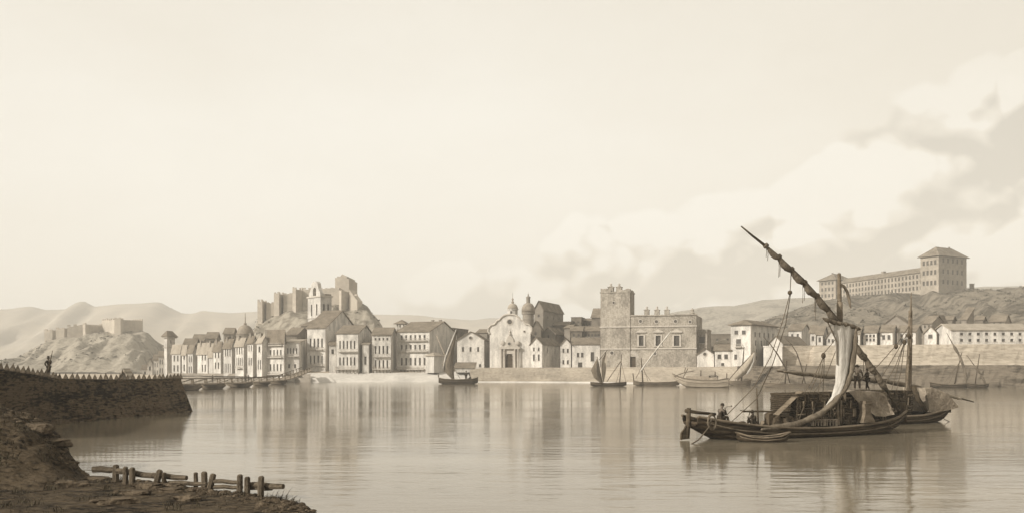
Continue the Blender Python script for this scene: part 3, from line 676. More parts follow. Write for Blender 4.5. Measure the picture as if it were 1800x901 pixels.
def church():
    D = 344; px = lambda q: (q - 896.5) * D / F * 1.02; z0 = 4.5; Z = lambda y: zat(y, D) - z0
    t = thing('church', 'big pale church with curved scrolled gable front and ornate arched portal', 'church', G(896.5, D, z0), math.radians(-9))
    half = [(35.5, 650), (35.5, 586), (38, 581), (37.5, 575.5), (33, 570.5), (27, 569), (24.5, 566), (22.5, 562.5), (18.5, 561.5), (15.5, 557.5), (11.5, 554.2), (7, 552.4), (0, 552)]
    pts = [(-a, b) for a, b in half] + [(a, b) for a, b in half[::-1][1:]]
    poly = [(px(896.5 + a), 0, Z(b)) for a, b in pts]
    part(MB().prism(poly, (0, 1.4, 0)), 'front', 'plaster_pale', t)
    rim = MB().tube([(px(896.5 + a), -.05, Z(b)) for a, b in pts[1:-1]], .42, 6)
    part(rim, 'gable_moulding', 'trim_stone', t)
    wd = px(896.5 + 35.5)
    nv = MB().box(-wd + .2, wd - .2, 1.402, 26, 0, Z(590))
    part(nv, 'nave', 'plaster_grey', t)
    h = Z(590); part(MB().prism([(-wd - .2, 1.41, h), (wd + .2, 1.41, h), (0, 1.41, Z(568))], (0, 25, 0)), 'roof', 'roof_tile_along', t)
    o = link('window', window_mesh('round', 2.6, 0), t); o.location = (px(896), -.01, Z(565))
    o = link('window', window_mesh('round', 1.0, 0), t); o.location = (px(921.5), -.01, Z(582))
    # portal
    pb = thing; X0, X1 = px(881.5), px(911.5); zt = Z(612.5)
    p = part(MB().box(X0 + .3, px(889) - .003, -.55, -.003, 0, zt).box(px(901.5) + .003, X1 - .3, -.55, -.003, 0, zt).box(px(889), px(901.5), -.55, -.003, Z(621), zt), 'portal', 'trim_stone', t)
    for x in (X0, X1):
        for dx in (0, 1.3):
            part(MB().lathe([(.42, 0), (.42, .5), (.3, .6), (.27, zt - .6), (.42, zt - .4), (.42, zt)], (x + (dx if x < 0 else -dx), -.9, 0), 10), 'column', 'trim_stone', p, True)
    part(MB().box(X0 - .6, X1 + .6, -1.4, -.004, zt + .003, zt + .75), 'entablature', 'trim_stone', p)
    dw = px(901.5) - px(889); arc = [(-dw / 2 + .02, 0), (-dw / 2 + .02, Z(627))] + [(-dw / 2 * math.cos(a) * .99, Z(627) + (Z(621.2) - Z(627)) * math.sin(a)) for a in [i * math.pi / 10 for i in range(1, 10)]] + [(dw / 2 - .02, Z(627)), (dw / 2 - .02, 0)]
    part(MB().prism([(px(895.2) + a, -.2, b) for a, b in arc], (0, .15, 0)), 'door', 'timber_dark', t)
    cz = zt + .753; CT = [(15, 613), (14, 606), (16, 602), (15.5, 598.5), (12.5, 597.5), (10, 601), (6.5, 600), (6, 595), (3, 590.5), (0, 588)]
    cart = [(px(896.5 - a), -.5, Z(b)) for a, b in CT] + [(px(896.5 + a), -.5, Z(b)) for a, b in CT[::-1][1:]]
    c = part(MB().prism([(x, y, max(z, cz)) for x, y, z in cart], (0, .49, 0)), 'cartouche', 'trim_stone', p)
    for sx in (-1, 1):
        part(MB().lathe([(.2, 0), (.9, .05), (.9, .3), (.5, .45), (.1, .5)], (0, 0, 0), 12).xf(Matrix.Translation((px(896.5 + sx * 13), -.5, Z(602))) @ Matrix.Rotation(math.radians(90), 4, 'X')), 'scroll', 'trim_stone', c)
    part(MB().lathe([(.5, 0), (.55, .35), (.2, .8), (.32, 1.2), (.06, 1.9), (.05, 2.6)], (px(896.5), -.25, Z(588) - .05), 8), 'finial', 'trim_stone', c)
    o = link('window', window_mesh('round', 1.7, 0), c); o.location = (px(895.8), -.52, Z(603.5))
    # cupola over the front
    kz = Z(553.2); r = px(905.5) - px(896.5); ccx = px(899.2)
    k = part(MB().lathe([(r * .98, kz - 1.2), (r * .98, kz + 2.2), (r * 1.15, kz + 2.25), (r * 1.15, kz + 2.6)], (ccx, 2.8, 0), 10), 'cupola', 'plaster_cream', t)
    part(MB().lathe([(r * 1.02 * math.cos(a), kz + 2.6 + 2.2 * math.sin(a)) for a in [i * math.pi / 14 for i in range(7)]] + [(.2, kz + 4.8)], (ccx, 2.8, 0), 12), 'dome', 'roof_pale', k, True)
    part(MB().lathe([(.35, kz + 4.75), (.6, kz + 5.2), (.2, kz + 5.8), (.45, kz + 6.3), (.08, kz + 7), (.05, kz + 9.0)], (ccx, 2.8, 0), 8), 'finial', 'dome_lead', k)
    o = link('window', window_mesh('sill', .7, 1.4), k); o.location = (ccx - .3, 2.8 - r * 1.05 - .1, kz + .3)
church()
def drum_dome():
    D = 378; z0 = 5; Z = lambda y: zat(y, D) - z0; s = D / F; R_ = 11 * s
    t = thing('dome_tower', 'round drum with bulging dome and tall lantern right of the church gable', 'tower', G(928.5, D, z0), 0)
    part(MB().lathe([(R_ * .92, 0), (R_ * .92, Z(552)), (R_ * 1.08, Z(551)), (R_ * 1.08, Z(548.5))], seg=18), 'drum', 'plaster_grey', t)
    a0 = Z(548.5)
    part(MB().lathe([(R_ * 1.06, a0), (R_ * 1.08, a0 + 1.2), (R_ * .98, a0 + 2.4), (R_ * .75, a0 + 3.4), (R_ * .4, Z(532)), (R_ * .3, Z(531.4))], seg=18), 'dome', 'dome_lead', t, True)
    for k in range(6):
        a = math.radians(-150 + 24 * k)
        o = link('window', window_mesh('sill', .9, 2.4), t); o.location = (math.cos(a) * R_ * .97, math.sin(a) * R_ * .97, Z(560)); o.rotation_euler = (0, 0, a + math.pi / 2)
    part(MB().lathe([(R_ * .33, Z(531.5)), (R_ * .33, Z(523)), (R_ * .4, Z(522.6)), (R_ * .36, Z(521)), (R_ * .1, Z(519.5)), (.32, Z(517.5)), (.3, Z(516.5)), (.07, Z(515.5)), (.05, Z(512.5))], seg=10), 'lantern', 'plaster_grey', t)
drum_dome()
bg_ = 'old houses crowded between the church and the palace'
house('tall_house', 'tallest gabled house of the old quarter with steep dark roof right of the dome', 939, 955, 990, 385, 543, 3.6, zb=5, roof='front', depth=26, wall='plaster_grey', tiles='roof_tile_along', rows=((552, 557, 1, .9),), side=((556, 561, 3, .9),), group=bg_)
house('old_house', 'dark gabled annex between the church flank and the tall steep-roofed house', 932, 951, 956, 362, 578, 3.4, zb=5, roof='front', depth=10, wall='rubble_grey', rows=((583, 589, 1, .9),), group=bg_)
house('old_house', 'gabled house with one attic window in the second tier left of centre', 952, 976, 996, 366, 586, 2.6, zb=5, roof='front', depth=16, wall='plaster_grey', tiles='roof_tile_along', rows=((588, 594, 1, .8),), side=((585, 590, 4, .7),), group=bg_)
house('old_house', 'long-roofed house stepping down below the tall steep-roofed house', 972, 999, 1012, 392, 571, 1.8, zb=5, depth=14, wall='rubble_grey', rows=((575, 580, 3, .7),), group=bg_)
house('old_house', 'house with bent skillion roof in the upper tier of the old quarter', 992, 1002, 1010, 372, 576, 1.6, zb=5, roof='shed', depth=7, wall='plaster_grey', group=bg_)
house('old_house', 'flat-topped square block standing highest beside the palace tower', 1004, 1022, 1028, 398, 557.5, .5, zb=5, roof='flat', depth=9, wall='rubble_grey', rows=((564, 568, 2, .7),), group=bg_)
house('old_house', 'low grey house with three small windows next to the flat-topped block', 1026, 1046, 1056, 400, 563, 1.2, zb=5, depth=12, wall='rubble_grey', rows=((567, 571, 3, .7),), group=bg_)
house('old_house', 'house with roof climbing against the palace tower', 1040, 1060, 1068, 388, 557, 4.2, zb=5, depth=14, wall='rubble_grey', roof='side', group=bg_)
house('old_house', 'grey house with one window in the third tier below the flat-topped block', 1003, 1023, 1026, 362, 581, 2.0, zb=5, depth=12, wall='rubble_grey', rows=((586, 591, 2, .8),), group=bg_)
house('old_house', 'grey house with row of five small windows beside the palace tower', 1024, 1058, 1062, 362, 581, 2.0, zb=5, depth=12, wall='rubble_grey', rows=((586, 591, 5, .8),), group=bg_)
house('quay_house', 'pale gable-fronted quay house with dark side just right of the church', 932.5, 953, 984.5, 338, 604, 2.4, base=647, roof='front', depth=17, rows=((610, 616, 2, .7), (622, 633, 2, .8)), side=((611, 620, 2, .9),), wall='plaster_pale', tiles='roof_tile_along', group='quay houses')
def side_gable(r, w_, d, h, z0): pass
house('quay_house', 'slim pale quay house with pointed gable and four small windows', 985, 1003.5, 1006, 334, 604.5, 2.2, base=647, roof='front', depth=14, rows=((612, 619, 2, .7), (632, 639, 2, .7)), group='quay houses', tiles='roof_tile_along')
house('quay_house', 'wide pale quay house with arched doorway left of the palace', 1005, 1054.5, 1056, 333, 604, 2.4, base=647, depth=12, rows=((619, 627, 2, .9, 'sill', .15, .45), (618, 634, 1, 1.3, 'sill', .62, .85), (636, 645, 1, 1.6, 'sill', .18, .42)), wall='plaster_pale', group='quay houses')

# --- palace
def palace():
    D = 318; ph = math.radians(-19); z0 = 5.2
    w_, d, ph, C = plan(1057, 1224, 1233, D, None, math.radians(-18))
    u = Vector((math.cos(ph), math.sin(ph), 0)); v = Vector((-math.sin(ph), math.cos(ph), 0))
    FL = C - u * w_                          # front left corner
    t = thing('palace', 'great grey stone palace with square corner tower, pedimented windows and an arched gate', 'palace', (FL.x, FL.y, z0), ph)
    def X(px):                               # photo column -> distance along the front
        k = (px - 900) / F; return (k * FL.y - FL.x) / (u.x - k * u.y)
    def Z(px, py): return zat(py, FL.y + u.y * X(px)) - z0
    zm = Z(1140, 554.5)                      # main block height
    op = []
    for a, b in ((1121.5, 1133), (1151, 1163), (1183, 1196)): op.append((X(a) + .35, X(b) - .35, Z(a, 607), Z(a, 589)))
    gate = (X(1104.5), X(1117.5), 0.0, Z(1110, 626)); op.append(gate)
    M0 = Matrix.Translation((w_ / 2, 0, 0)); mb = MB()
    facade(mb, M0, w_, zm, [(a - w_ / 2, b - w_ / 2, c, e) for a, b, c, e in op], .5)
    dd = 20
    mb.quad((w_, 0, 0), (w_, dd, 0), (w_, dd, zm), (w_, 0, zm)); mb.quad((0, dd, 0), (0, 0, 0), (0, 0, zm), (0, dd, zm)); mb.quad((w_, dd, 0), (0, dd, 0), (0, dd, zm), (w_, dd, zm))
    part(mb, 'wall', 'palace_stone', t)
    part(MB().box(.3, w_ - .3, .3, dd - .3, zm - .6, zm - .3), 'roof', 'roof_tile', t)
    xt = X(1107.5); td = 9.0; zt = Z(1085, 514)
    tw = part(MB().box(-.25, xt, -.3, td, 0.01, zt), 'tower', 'palace_stone', t)
    part(MB().box(-.45, xt + .2, -.5, td + .2, zt + .003, zt + .5), 'cornice', 'palace_stone', tw)
    part(MB().prism([(-.2, -.3, zt + .503), (xt * .34, -.3, zt + .503), (xt * .33, -.3, zt + 1.1), (xt * .22, -.3, zt + 1.3), (xt * .2, -.3, zt + 1.75), (xt * .06, -.3, zt + 1.6), (-.2, -.3, zt + 1.8)], (0, .8, 0)).prism([(xt * .62, -.3, zt + .503), (xt + .05, -.3, zt + .503), (xt + .05, -.3, zt + 1.35), (xt * .9, -.3, zt + 1.5), (xt * .8, -.3, zt + 1.0), (xt * .7, -.3, zt + 1.15)], (0, .8, 0)).prism([(xt, .6, zt + .503), (xt, td * .9, zt + .503), (xt, td * .9, zt + 1.0), (xt, td * .6, zt + 1.3), (xt, td * .4, zt + .9), (xt, .6, zt + 1.4)], (-.7, 0, 0)), 'broken_parapet', 'palace_stone', tw)
    def turret(px, top, bot, rw, par, y=1.5):
        x = X(px); b = Z(px, bot) if bot else zt + .5; tp = Z(px, top); H = tp - b
        o = part(MB().box(x - rw, x + rw, y - rw, y + rw, b - .4, b + H * .58).box(x - rw - .15, x + rw + .15, y - rw - .15, y + rw + .15, b + H * .58 + .002, b + H * .66), 'chimney_turret', 'palace_stone', par)
        part(MB().lathe([(rw * .5, b + H * .66), (rw * .62, b + H * .74), (rw * .3, b + H * .8), (rw * .52, b + H * .9), (rw * .3, b + H * .98), (.05, b + H * 1.02)], (x, y, 0), 10), 'finial', 'trim_stone', o)
    turret(1072.5, 497, 514, 1.0, tw); turret(1087, 497, 514, 1.0, tw)
    for px in (1135.5, 1153.5, 1171): turret(px, 537, 554.5, .85, t, 2.0)
    x = w_ - 1.2
    part(MB().lathe([(.9, zm), (1.0, zm + .8), (.5, zm + 1.4), (.65, zm + 1.9), (.1, zm + 2.6)], (x - .3, .8, 0), 8), 'finial', 'palace_stone', t)
    for py in (573, 612):
        zz = Z(1150, py); part(MB().box(-.5, xt + .2, -.62, -.303, zz - .2, zz + .25).box(xt + .203, w_ + .2, -.35, -.003, zz - .2, zz + .25), 'string_course', 'trim_stone', t)
    part(MB().box(xt + .01, w_ + .3, -.45, .6, zm + .003, zm + .4), 'cornice', 'palace_stone', t)
    for a, b, c, e in op[:3]:
        x = (a + b) / 2; f_ = MB().box(a - .6, a - .003, -.22, -.003, c, e + .25).box(b + .003, b + .6, -.22, -.003, c, e + .25).box(a, b, -.22, -.003, e + .003, e + .25)
        f_.box(a - .8, b + .8, -.4, -.003, c - .3, c - .003)
        wnd = part(f_, 'window', 'trim_stone', t)
        part(MB().box(a, b, .44, .48, c, e).box(x - .06, x + .06, .38, .437, c, e).box(a, b, .38, .436, lerp(c, e, .6), lerp(c, e, .6) + .1), 'pane', 'window_dark', wnd)
        pz = e + 1.1
        part(MB().prism([(a - 1.1, -.5, pz), (b + 1.1, -.5, pz), (b + 1.1, -.5, pz + .25), (x, -.5, pz + 1.25), (a - 1.1, -.5, pz + .25)], (0, .49, 0)), 'pediment', 'trim_stone', wnd)
    a, b, c, e = gate
    part(MB().box(a, b, .5, .56, 0, e), 'gate', 'timber_dark', t)
    vs = MB(); x = (a + b) / 2
    for k in range(9):
        th = math.radians(12 + 156 * k / 8); r0, r1 = (b - a) / 2 + .05, (b - a) / 2 + 1.2
        th0, th1 = th - .14, th + .14
        vs.prism([(x + r * math.cos(q), -.12, e - (b - a) / 2 * .35 + r * math.sin(q)) for r, q in ((r0, th0), (r1, th0), (r1, th1), (r0, th1))], (0, .117, 0))
    part(vs, 'arch_stones', 'trim_stone', t)
    for px, py, r in ((1126, 564, 1.7), (1154, 564.5, 1.7), (1187.5, 564, 1.7), (1213, 565, 1.5), (1076, 619.5, 1.8), (1151, 620.5, 1.8), (1079, 531.5, 1.3)):
        o = link('window', window_mesh('round', r, 0), t); o.location = (X(px), -.32 if px < 1107 else -.02, Z(px, py))
palace()
house('palace_wing', 'short square wing with oval window joined to the right end of the palace', 1225, 1243, 1250, 320, 579.5, .5, zb=5.3, roof='flat', depth=9, wall='palace_stone', rows=((591, 602, 1, 2.0),), cat='building')
house('quay_cottage', 'pale cottage with pointed gable and round window right of the palace', 1225, 1255, 1257, 300, 622, 1.9, base=645, roof='front', depth=11, wall='plaster_pale', tiles='roof_tile_along', extra=lambda r, w_, d, h, z0: add_window(r, Matrix.Translation((-.2, -d / 2 - .02, h + .1)), 'round', 1.5, 0), group='small cottages right of the palace')
house('quay_cottage', 'low pale cottage with tiled roof and two windows left of the tall hipped house', 1256.5, 1284.5, 1286, 296, 615, 1.9, base=645, depth=10, rows=((622, 630, 2, 1.2), (637, 642, 1, 1.0)), wall='plaster_pale', group='small cottages right of the palace')
house('background_house', 'pyramid-roofed house behind the two small cottages', 1257, 1284, 1292, 330, 604, 1.9, zb=5.5, roof='hip', depth=8, wall='plaster_grey', tiles='roof_pale')
house('garden_wall', 'long low grey building behind the cottages right of the palace', 1248, 1292, 1295, 350, 587, .5, zb=5.5, roof='flat', depth=6, wall='rubble_grey', rows=((594, 598, 2, .8),), cat='building')
house('hipped_house', 'tall hip-roofed house with long dark flank of many windows beside the cottages', 1284.5, 1319.5, 1366, 292, 570, 2.0, base=645, roof='hip', depth=24, rows=((580, 587, 2, 1.3, 'sill', .1, .85), (595, 607, 1, 1.7, 'sill', .2, .6), (622, 631, 1, 1.0, 'sill', .05, .45)), side=((584, 592, 5, 1.2), (598, 607, 4, 1.2), (613, 620, 3, 1.1), (625, 632, 3, 1.1)), balc=((608.5, .22, .58),), wall='plaster_pale', oh=.8)
# --- terrace on the right and its houses
TD = 285
def terr_D(px): return interp([(1340, 285), (1420, 285), (1600, 282), (1800, 280), (2600, 270)], px)
def terr_z(px): return interp([(1340, zat(607, 285)), (1420, zat(606.5, 285)), (1800, zat(603.5, 280)), (2700, zat(603, 275))], px)
def terrace():
    mb = MB(); xs = [1343 + i * 8 for i in range(170)]; vs = []
    off = [(-9, 0), (-5, .35), (-2, .72), (0, 1), (1.5, 1.01), (26, 1.02), (60, 1.1)]
    for px in xs:
        for o, k in off:
            q = G(px, terr_D(px) + (o if px > 1430 or o >= 0 else o * .12), 5.5 + (terr_z(px) - 5.5) * k)
            if -6 < o < 1: q += Vector((0, fbm(px * .08, k * 3) * .5, fbm(px * .1, k * 2, 4) * .18))
            vs.append(q)
    m = len(off); n_ = len(xs)
    mb.add(vs, [(i * m + j, (i + 1) * m + j, (i + 1) * m + j + 1, i * m + j + 1) for i in range(n_ - 1) for j in range(m - 1)])
    mb.add([vs[0], vs[3], vs[6], Vector((vs[6].x, vs[6].y, 5.4))], [(0, 1, 2, 3)])
    tag(part(mb, 'terrace_wall', 'terrace_stone'), 'long sloping stone terrace under the row of houses on the right bank', 'wall')
terrace()
house('terrace_building', 'pale bare-fronted storehouse wall at the left end of the stone terrace', 1342, 1375, 1377, 281, 608.5, .5, zb=5.6, roof='flat', depth=6, wall='plaster_pale', cat='building')
tg = 'houses on the stone terrace'
def th(label, a, b, c, eave, D=292, rise=2.0, rows=(), side=(), wall='plaster_cream', roof='side', depth=9, tiles='roof_tile', name='terrace_house', base=None, group=tg, **k):
    return house(name, label, a, b, c, D, eave, rise, zb=(terr_z((a + b) / 2) - .6) if base is None else base, roof=roof, depth=depth, rows=rows, side=side, wall=wall, tiles=tiles, group=group, **k)
th('gable-fronted house with long tiled roof at the left end of the terrace', 1352, 1376, 1416, 603, 292, 2.4, roof='front', depth=15, tiles='roof_tile_along')
th('house with long roof behind the rigging block, second from the left end of the terrace', 1386, 1409, 1424, 580, 318, 2.4, ((586, 591, 2, .8),), depth=12)
th('narrow terrace house with bright roof behind the two slack ropes', 1424, 1434, 1440, 584, 308, 2.6, ((590, 598, 1, .8),), depth=10)
th('narrow terrace house with steep roof left of the hanging sail', 1436, 1446, 1455, 587, 302, 2.8, ((592, 600, 1, .8),), depth=11)
th('small pale gabled terrace house partly behind the hanging sail', 1453, 1468, 1474, 592, 300, 2.0, ((595, 601, 2, .7),), depth=8, roof='front')
th('pale terrace house just right of the hanging sail', 1497, 1511, 1518, 586, 297, 2.2, ((590, 596, 2, .7), (597, 602, 2, .7)), wall='plaster_pale')
th('pale terrace house with six small windows, second right of the hanging sail', 1519, 1541, 1547, 583, 297, 2.2, ((587, 592, 3, .7), (594, 599, 3, .7)), wall='plaster_pale')
th('pale terrace house left of the tall bare mast, two dark windows', 1547, 1569, 1577, 582, 296, 2.2, ((588, 596, 2, .9),), wall='plaster_pale')
th('pale terrace house directly behind the tall bare mast', 1578, 1609.5, 1620, 582, 296, 2.2, ((586, 591, 3, .8), (594, 601, 3, .8)), wall='plaster_pale')
th('broad gabled house rising behind the terrace row left of the tall bare mast', 1553, 1596, 1606, 569, 322, 3.2, ((572, 576, 2, .7),), roof='front', depth=11, wall='plaster_grey', base=12, tiles='roof_tile_along')
th('small pale gabled house with one round window standing alone right of the tall bare mast', 1625, 1646, 1656, 584, 292, 2.0, ((587, 594, 1, 1.3),), roof='front', depth=9, wall='plaster_pale', tiles='roof_tile_along')
th('grey house between the lone gabled house and the long white building', 1650, 1664, 1672, 583, 306, 2.0, ((588, 594, 1, .8),), wall='plaster_grey')
th('dark gabled house above the lone gabled house', 1621, 1638, 1660, 567, 322, 2.6, ((571, 576, 2, .7),), wall='plaster_grey', base=12)
th('house with rounded dark roof behind the lone gabled house', 1637, 1648, 1664, 564, 332, 2.4, (), wall='rubble_grey', base=12, roof='front')
th('low dark-roofed house on the slope above the long white building, leftmost', 1661, 1674, 1680, 561, 345, 1.4, wall='rubble_grey', base=13, depth=8)
th('steep lean-to house with tall pointed side above the long white building', 1690, 1699, 1712, 560, 330, 4.6, wall='plaster_grey', base=13, depth=8, roof='shed')
th('low dark-roofed house on the slope above the long white building, middle', 1714, 1728, 1733, 561, 345, 1.4, wall='rubble_grey', base=13, depth=8)
th('wide dark-roofed house on the slope above the long white building, rightmost', 1740, 1766, 1776, 564, 335, 2.6, ((566, 570, 2, .7),), wall='plaster_grey', base=13, depth=10)
house('long_building', 'long white two-storey building with rows of small windows at the right edge of the terrace', 1672, 1812, 1818, 284, 579, 2.0, zb=terr_z(1740) - .5, phi=math.radians(-1), depth=12, rows=((583.5, 588.5, 8, 1.0), (594.5, 599.5, 8, 1.0)), wall='plaster_pale', tiles='roof_pale', cat='building')
house('terrace_house', 'grey-roofed building on the terrace past the right end of the long white building', 1822, 1850, 1858, 284, 580, 2.2, zb=terr_z(1840) - .5, depth=10, rows=((586, 592, 3, .8),), wall='plaster_cream', group=tg)

# --- barracks on the hill
def barracks():
    gp = 'parts'
    # tower right
    Dt = 600
    def tower(label, p1, p2, p3, D, eave, base, rise, rf, rs, dep):
        return house('barracks_tower', label, p1, p2, p3, D, eave, rise, zb=zat(base, D) - 5, roof='hip', depth=dep, rows=rf, side=rs, wall='barrack_wall', tiles='roof_tile', cat='tower', oh=1.6,
                     chim=((.5, .3, 2.6), (.5, .7, 3.4)), group='square end towers of the hilltop barracks')
    tower('tall end tower with hipped roof and two chimneys, on the right of the hilltop barracks', 1618, 1650, 1699, 600, 449, 510, 7.2, ((458, 466, 4, 1.7), (475, 483, 4, 1.7), (493, 501, 4, 1.7)), ((455, 463, 5, 1.9), (474, 482, 5, 1.9), (492, 500, 5, 1.9)), 31)
    tower('smaller end tower with hipped roof on the left of the hilltop barracks, behind the yard', 1440, 1469, 1498, 700, 491, 528, 6.0, ((495, 500, 4, 1.6), (505, 511, 4, 1.6), (516, 522, 4, 1.6)), ((496, 502, 4, 1.6), (506, 512, 4, 1.6), (517, 523, 4, 1.6)), 22)
    A = G(1476, 700); B = G(1622, 618)
    u = (B - A); L = u.length; u = u.normalized(); ph = math.atan2(u.y, u.x); v = Vector((-u.y, u.x, 0))
    z0 = 52; t = thing('barracks', 'long three-storey barracks wing with rows of small windows along the hilltop', 'building', (*(A + u * L / 2 + v * 6).xy, z0), ph)
    h = zat(477, 618) - z0
    ops = []
    hb = zat(512.5, 618) - z0
    for r in range(3):
        zc = hb + (h - hb) * (.12 + .29 * r)
        for i in range(25):
            x = -L / 2 + L * (i + .5) / 25; ops.append((x - .85, x + .85, zc, zc + 2.7))
    mb = MB(); Mf = Matrix.Translation((0, -6, 0)); facade(mb, Mf, L, h, ops)
    mb.quad((L / 2, 6, 0), (-L / 2, 6, 0), (-L / 2, 6, h), (L / 2, 6, h)); mb.quad((L / 2, -6, 0), (L / 2, 6, 0), (L / 2, 6, h), (L / 2, -6, h)); mb.quad((-L / 2, 6, 0), (-L / 2, -6, 0), (-L / 2, -6, h), (-L / 2, 6, h))
    part(mb, 'wall', 'barrack_wall', t)
    rf = part(roof_mesh('side', L, 12, h, 3.6, .8), 'roof', 'roof_tile', t)
    add_chimney(rf, -L * .02, 0, h + 3.6, 1.2, 2.4)
    for a, b, c, e in ops: add_window(t, Mf @ Matrix.Translation(((a + b) / 2, 0, c)), 'sill', b - a, e - c)
barracks()
def gate_piers():
    for i, px in enumerate((1706.3, 1710.4)):
        q = P(px, 508.5, 640); t = thing('stone_pier', ('left', 'right')[i] + ' stone pier of the pair beside the right barracks tower', 'pier', q, 0, 'stone piers on the hill')
        part(MB().box(-.6, .6, -.6, .6, -1, 4), 'shaft', 'barrack_wall', t); part(MB().box(-.8, .8, -.8, .8, 4.003, 4.4), 'cap', 'barrack_wall', t)
gate_piers()

# --- fortress ruins
def crenel(mb, x0, x1, y0, y1, z, n_, hgt=1.2):
    st = (x1 - x0) / (2 * n_ - 1)
    for i in range(n_): mb.box(x0 + 2 * i * st, x0 + (2 * i + 1) * st, y0, y1, z + .003, z + hgt + random.random() * hgt * .5)
def fort_piece(root, nm, p1, p2, p3, D, top, base, depth, matn='fort_stone', cren=3, topr=None, ch=1.3, gable=0):
    w_, d, ph, C = plan(p1, p2, p3, D, depth)
    u = Vector((math.cos(ph), math.sin(ph), 0)); v = Vector((-math.sin(ph), math.cos(ph), 0)); FL = C - u * w_
    M = Matrix.Translation((FL.x, FL.y, 0)) @ Matrix.Rotation(ph, 4, 'Z')
    z1 = zat(top, D); z2 = zat(topr, D) if topr else z1; z0 = zat(base, D) - 8; mb = MB()
    nseg = max(4, int(w_ / 2.5)); tops = [lerp(z1, z2, i / nseg) + random.uniform(-.25, .25) * ch for i in range(nseg + 1)]
    poly = [(0, 0, z0), (w_, 0, z0)] + [(w_ * i / nseg, 0, tops[i]) for i in range(nseg, -1, -1)]
    if gable: poly = [(0, 0, z0), (w_, 0, z0)] + [(w_ * q, 0, z1 + gable * e) for q, e in ((1, -.35), (.84, -.2), (.84, .35), (.52, 1.0), (.40, .55), (.40, .35), (.14, .35), (.14, 0), (0, 0))]
    mb.prism(poly, (0, d, 0))
    if cren and not gable:
        crenel(mb, .02, w_ - .02, .02, .9, (z1 + z2) / 2 - .3, max(2, int(w_ / 3)), ch); crenel(mb, .02, w_ - .02, d - .9, d - .02, min(z1, z2) - .3, max(2, int(w_ / 3)), ch)
    mb.xf(M); R0 = Matrix.Translation(root.location).inverted(); mb.xf(R0)
    return part(mb, nm, matn, root)
f1 = thing('ruined_fort', 'long ruined fort with broken battlements on the rounded hill at left', 'fort', P(165, 590, 690))
fort_piece(f1, 'curtain_wall', 78, 92, 98, 690, 581.5, 600, 6, topr=580, ch=1.2)
fort_piece(f1, 'curtain_wall', 98, 113, 119, 689, 579, 598, 7, topr=576, ch=1.2)
fort_piece(f1, 'curtain_wall', 118, 146, 149, 688, 575, 594, 8, topr=570, ch=1.2)
fort_piece(f1, 'tower', 145.5, 150, 180, 684, 569.5, 592, 14, ch=1.2)
fort_piece(f1, 'keep', 179, 203, 251, 682, 561, 588, 22, ch=1.2)
fort_piece(f1, 'tower', 201, 212, 217, 678, 559.5, 588, 7, ch=1.0)
f2 = thing('castle', 'large ruined castle of square towers and high walls crowning the central hill', 'castle', P(540, 540, 555))
fort_piece(f2, 'tower', 452.5, 461, 469, 550, 529, 562, 7, ch=1.2)
fort_piece(f2, 'curtain_wall', 468, 482, 484, 553, 532, 556, 5, ch=.8)
fort_piece(f2, 'tower', 481.5, 490.5, 499, 550, 515.5, 552, 7, ch=1.2)
fort_piece(f2, 'curtain_wall', 498, 514, 516, 553, 516.5, 546, 6, topr=515, ch=.6)
fort_piece(f2, 'tower', 514, 520, 533, 549, 507, 546, 8, ch=1.2)
fort_piece(f2, 'curtain_wall', 532, 596, 599, 556, 508.5, 542, 6, topr=505, ch=.7)
fort_piece(f2, 'keep', 589, 613.5, 628, 562, 487.5, 538, 24, gable=2.2)
fort_piece(f2, 'tower', 596, 600, 617, 548, 510.5, 545, 9, ch=.6)
fort_piece(f2, 'curtain_wall', 614, 628, 637, 550, 508, 550, 8, topr=528, ch=.6)
# ------------------------------------------------------------------ people
def skin_mesh(nodes, edges, sub=1, root=0):
    """one continuous surface grown over a skeleton: nodes = [(point, radius)]"""
    me = bpy.data.meshes.new('skin'); me.from_pydata([tuple(p) for p, r in nodes], edges, [])
    o = bpy.data.objects.new('skin', me); COL.objects.link(o)
    o.modifiers.new('s', 'SKIN')
    if not me.skin_vertices: raise RuntimeError('no skin layer')
    for d, (p, r) in zip(me.skin_vertices[0].data, nodes): d.radius = (r, r)
    me.skin_vertices[0].data[root].use_root = True
    o.modifiers[0].branch_smoothing = .3
    m = o.modifiers.new('u', 'SUBSURF'); m.levels = sub; m.render_levels = sub
    dg = bpy.context.evaluated_depsgraph_get(); dg.update()
    out = bpy.data.meshes.new_from_object(o.evaluated_get(dg))
    bpy.data.objects.remove(o)
    vs = [v.co.copy() for v in out.vertices]; fs = [tuple(p.vertices) for p in out.polygons]
    bpy.data.meshes.remove(out); return vs, fs
V = Vector
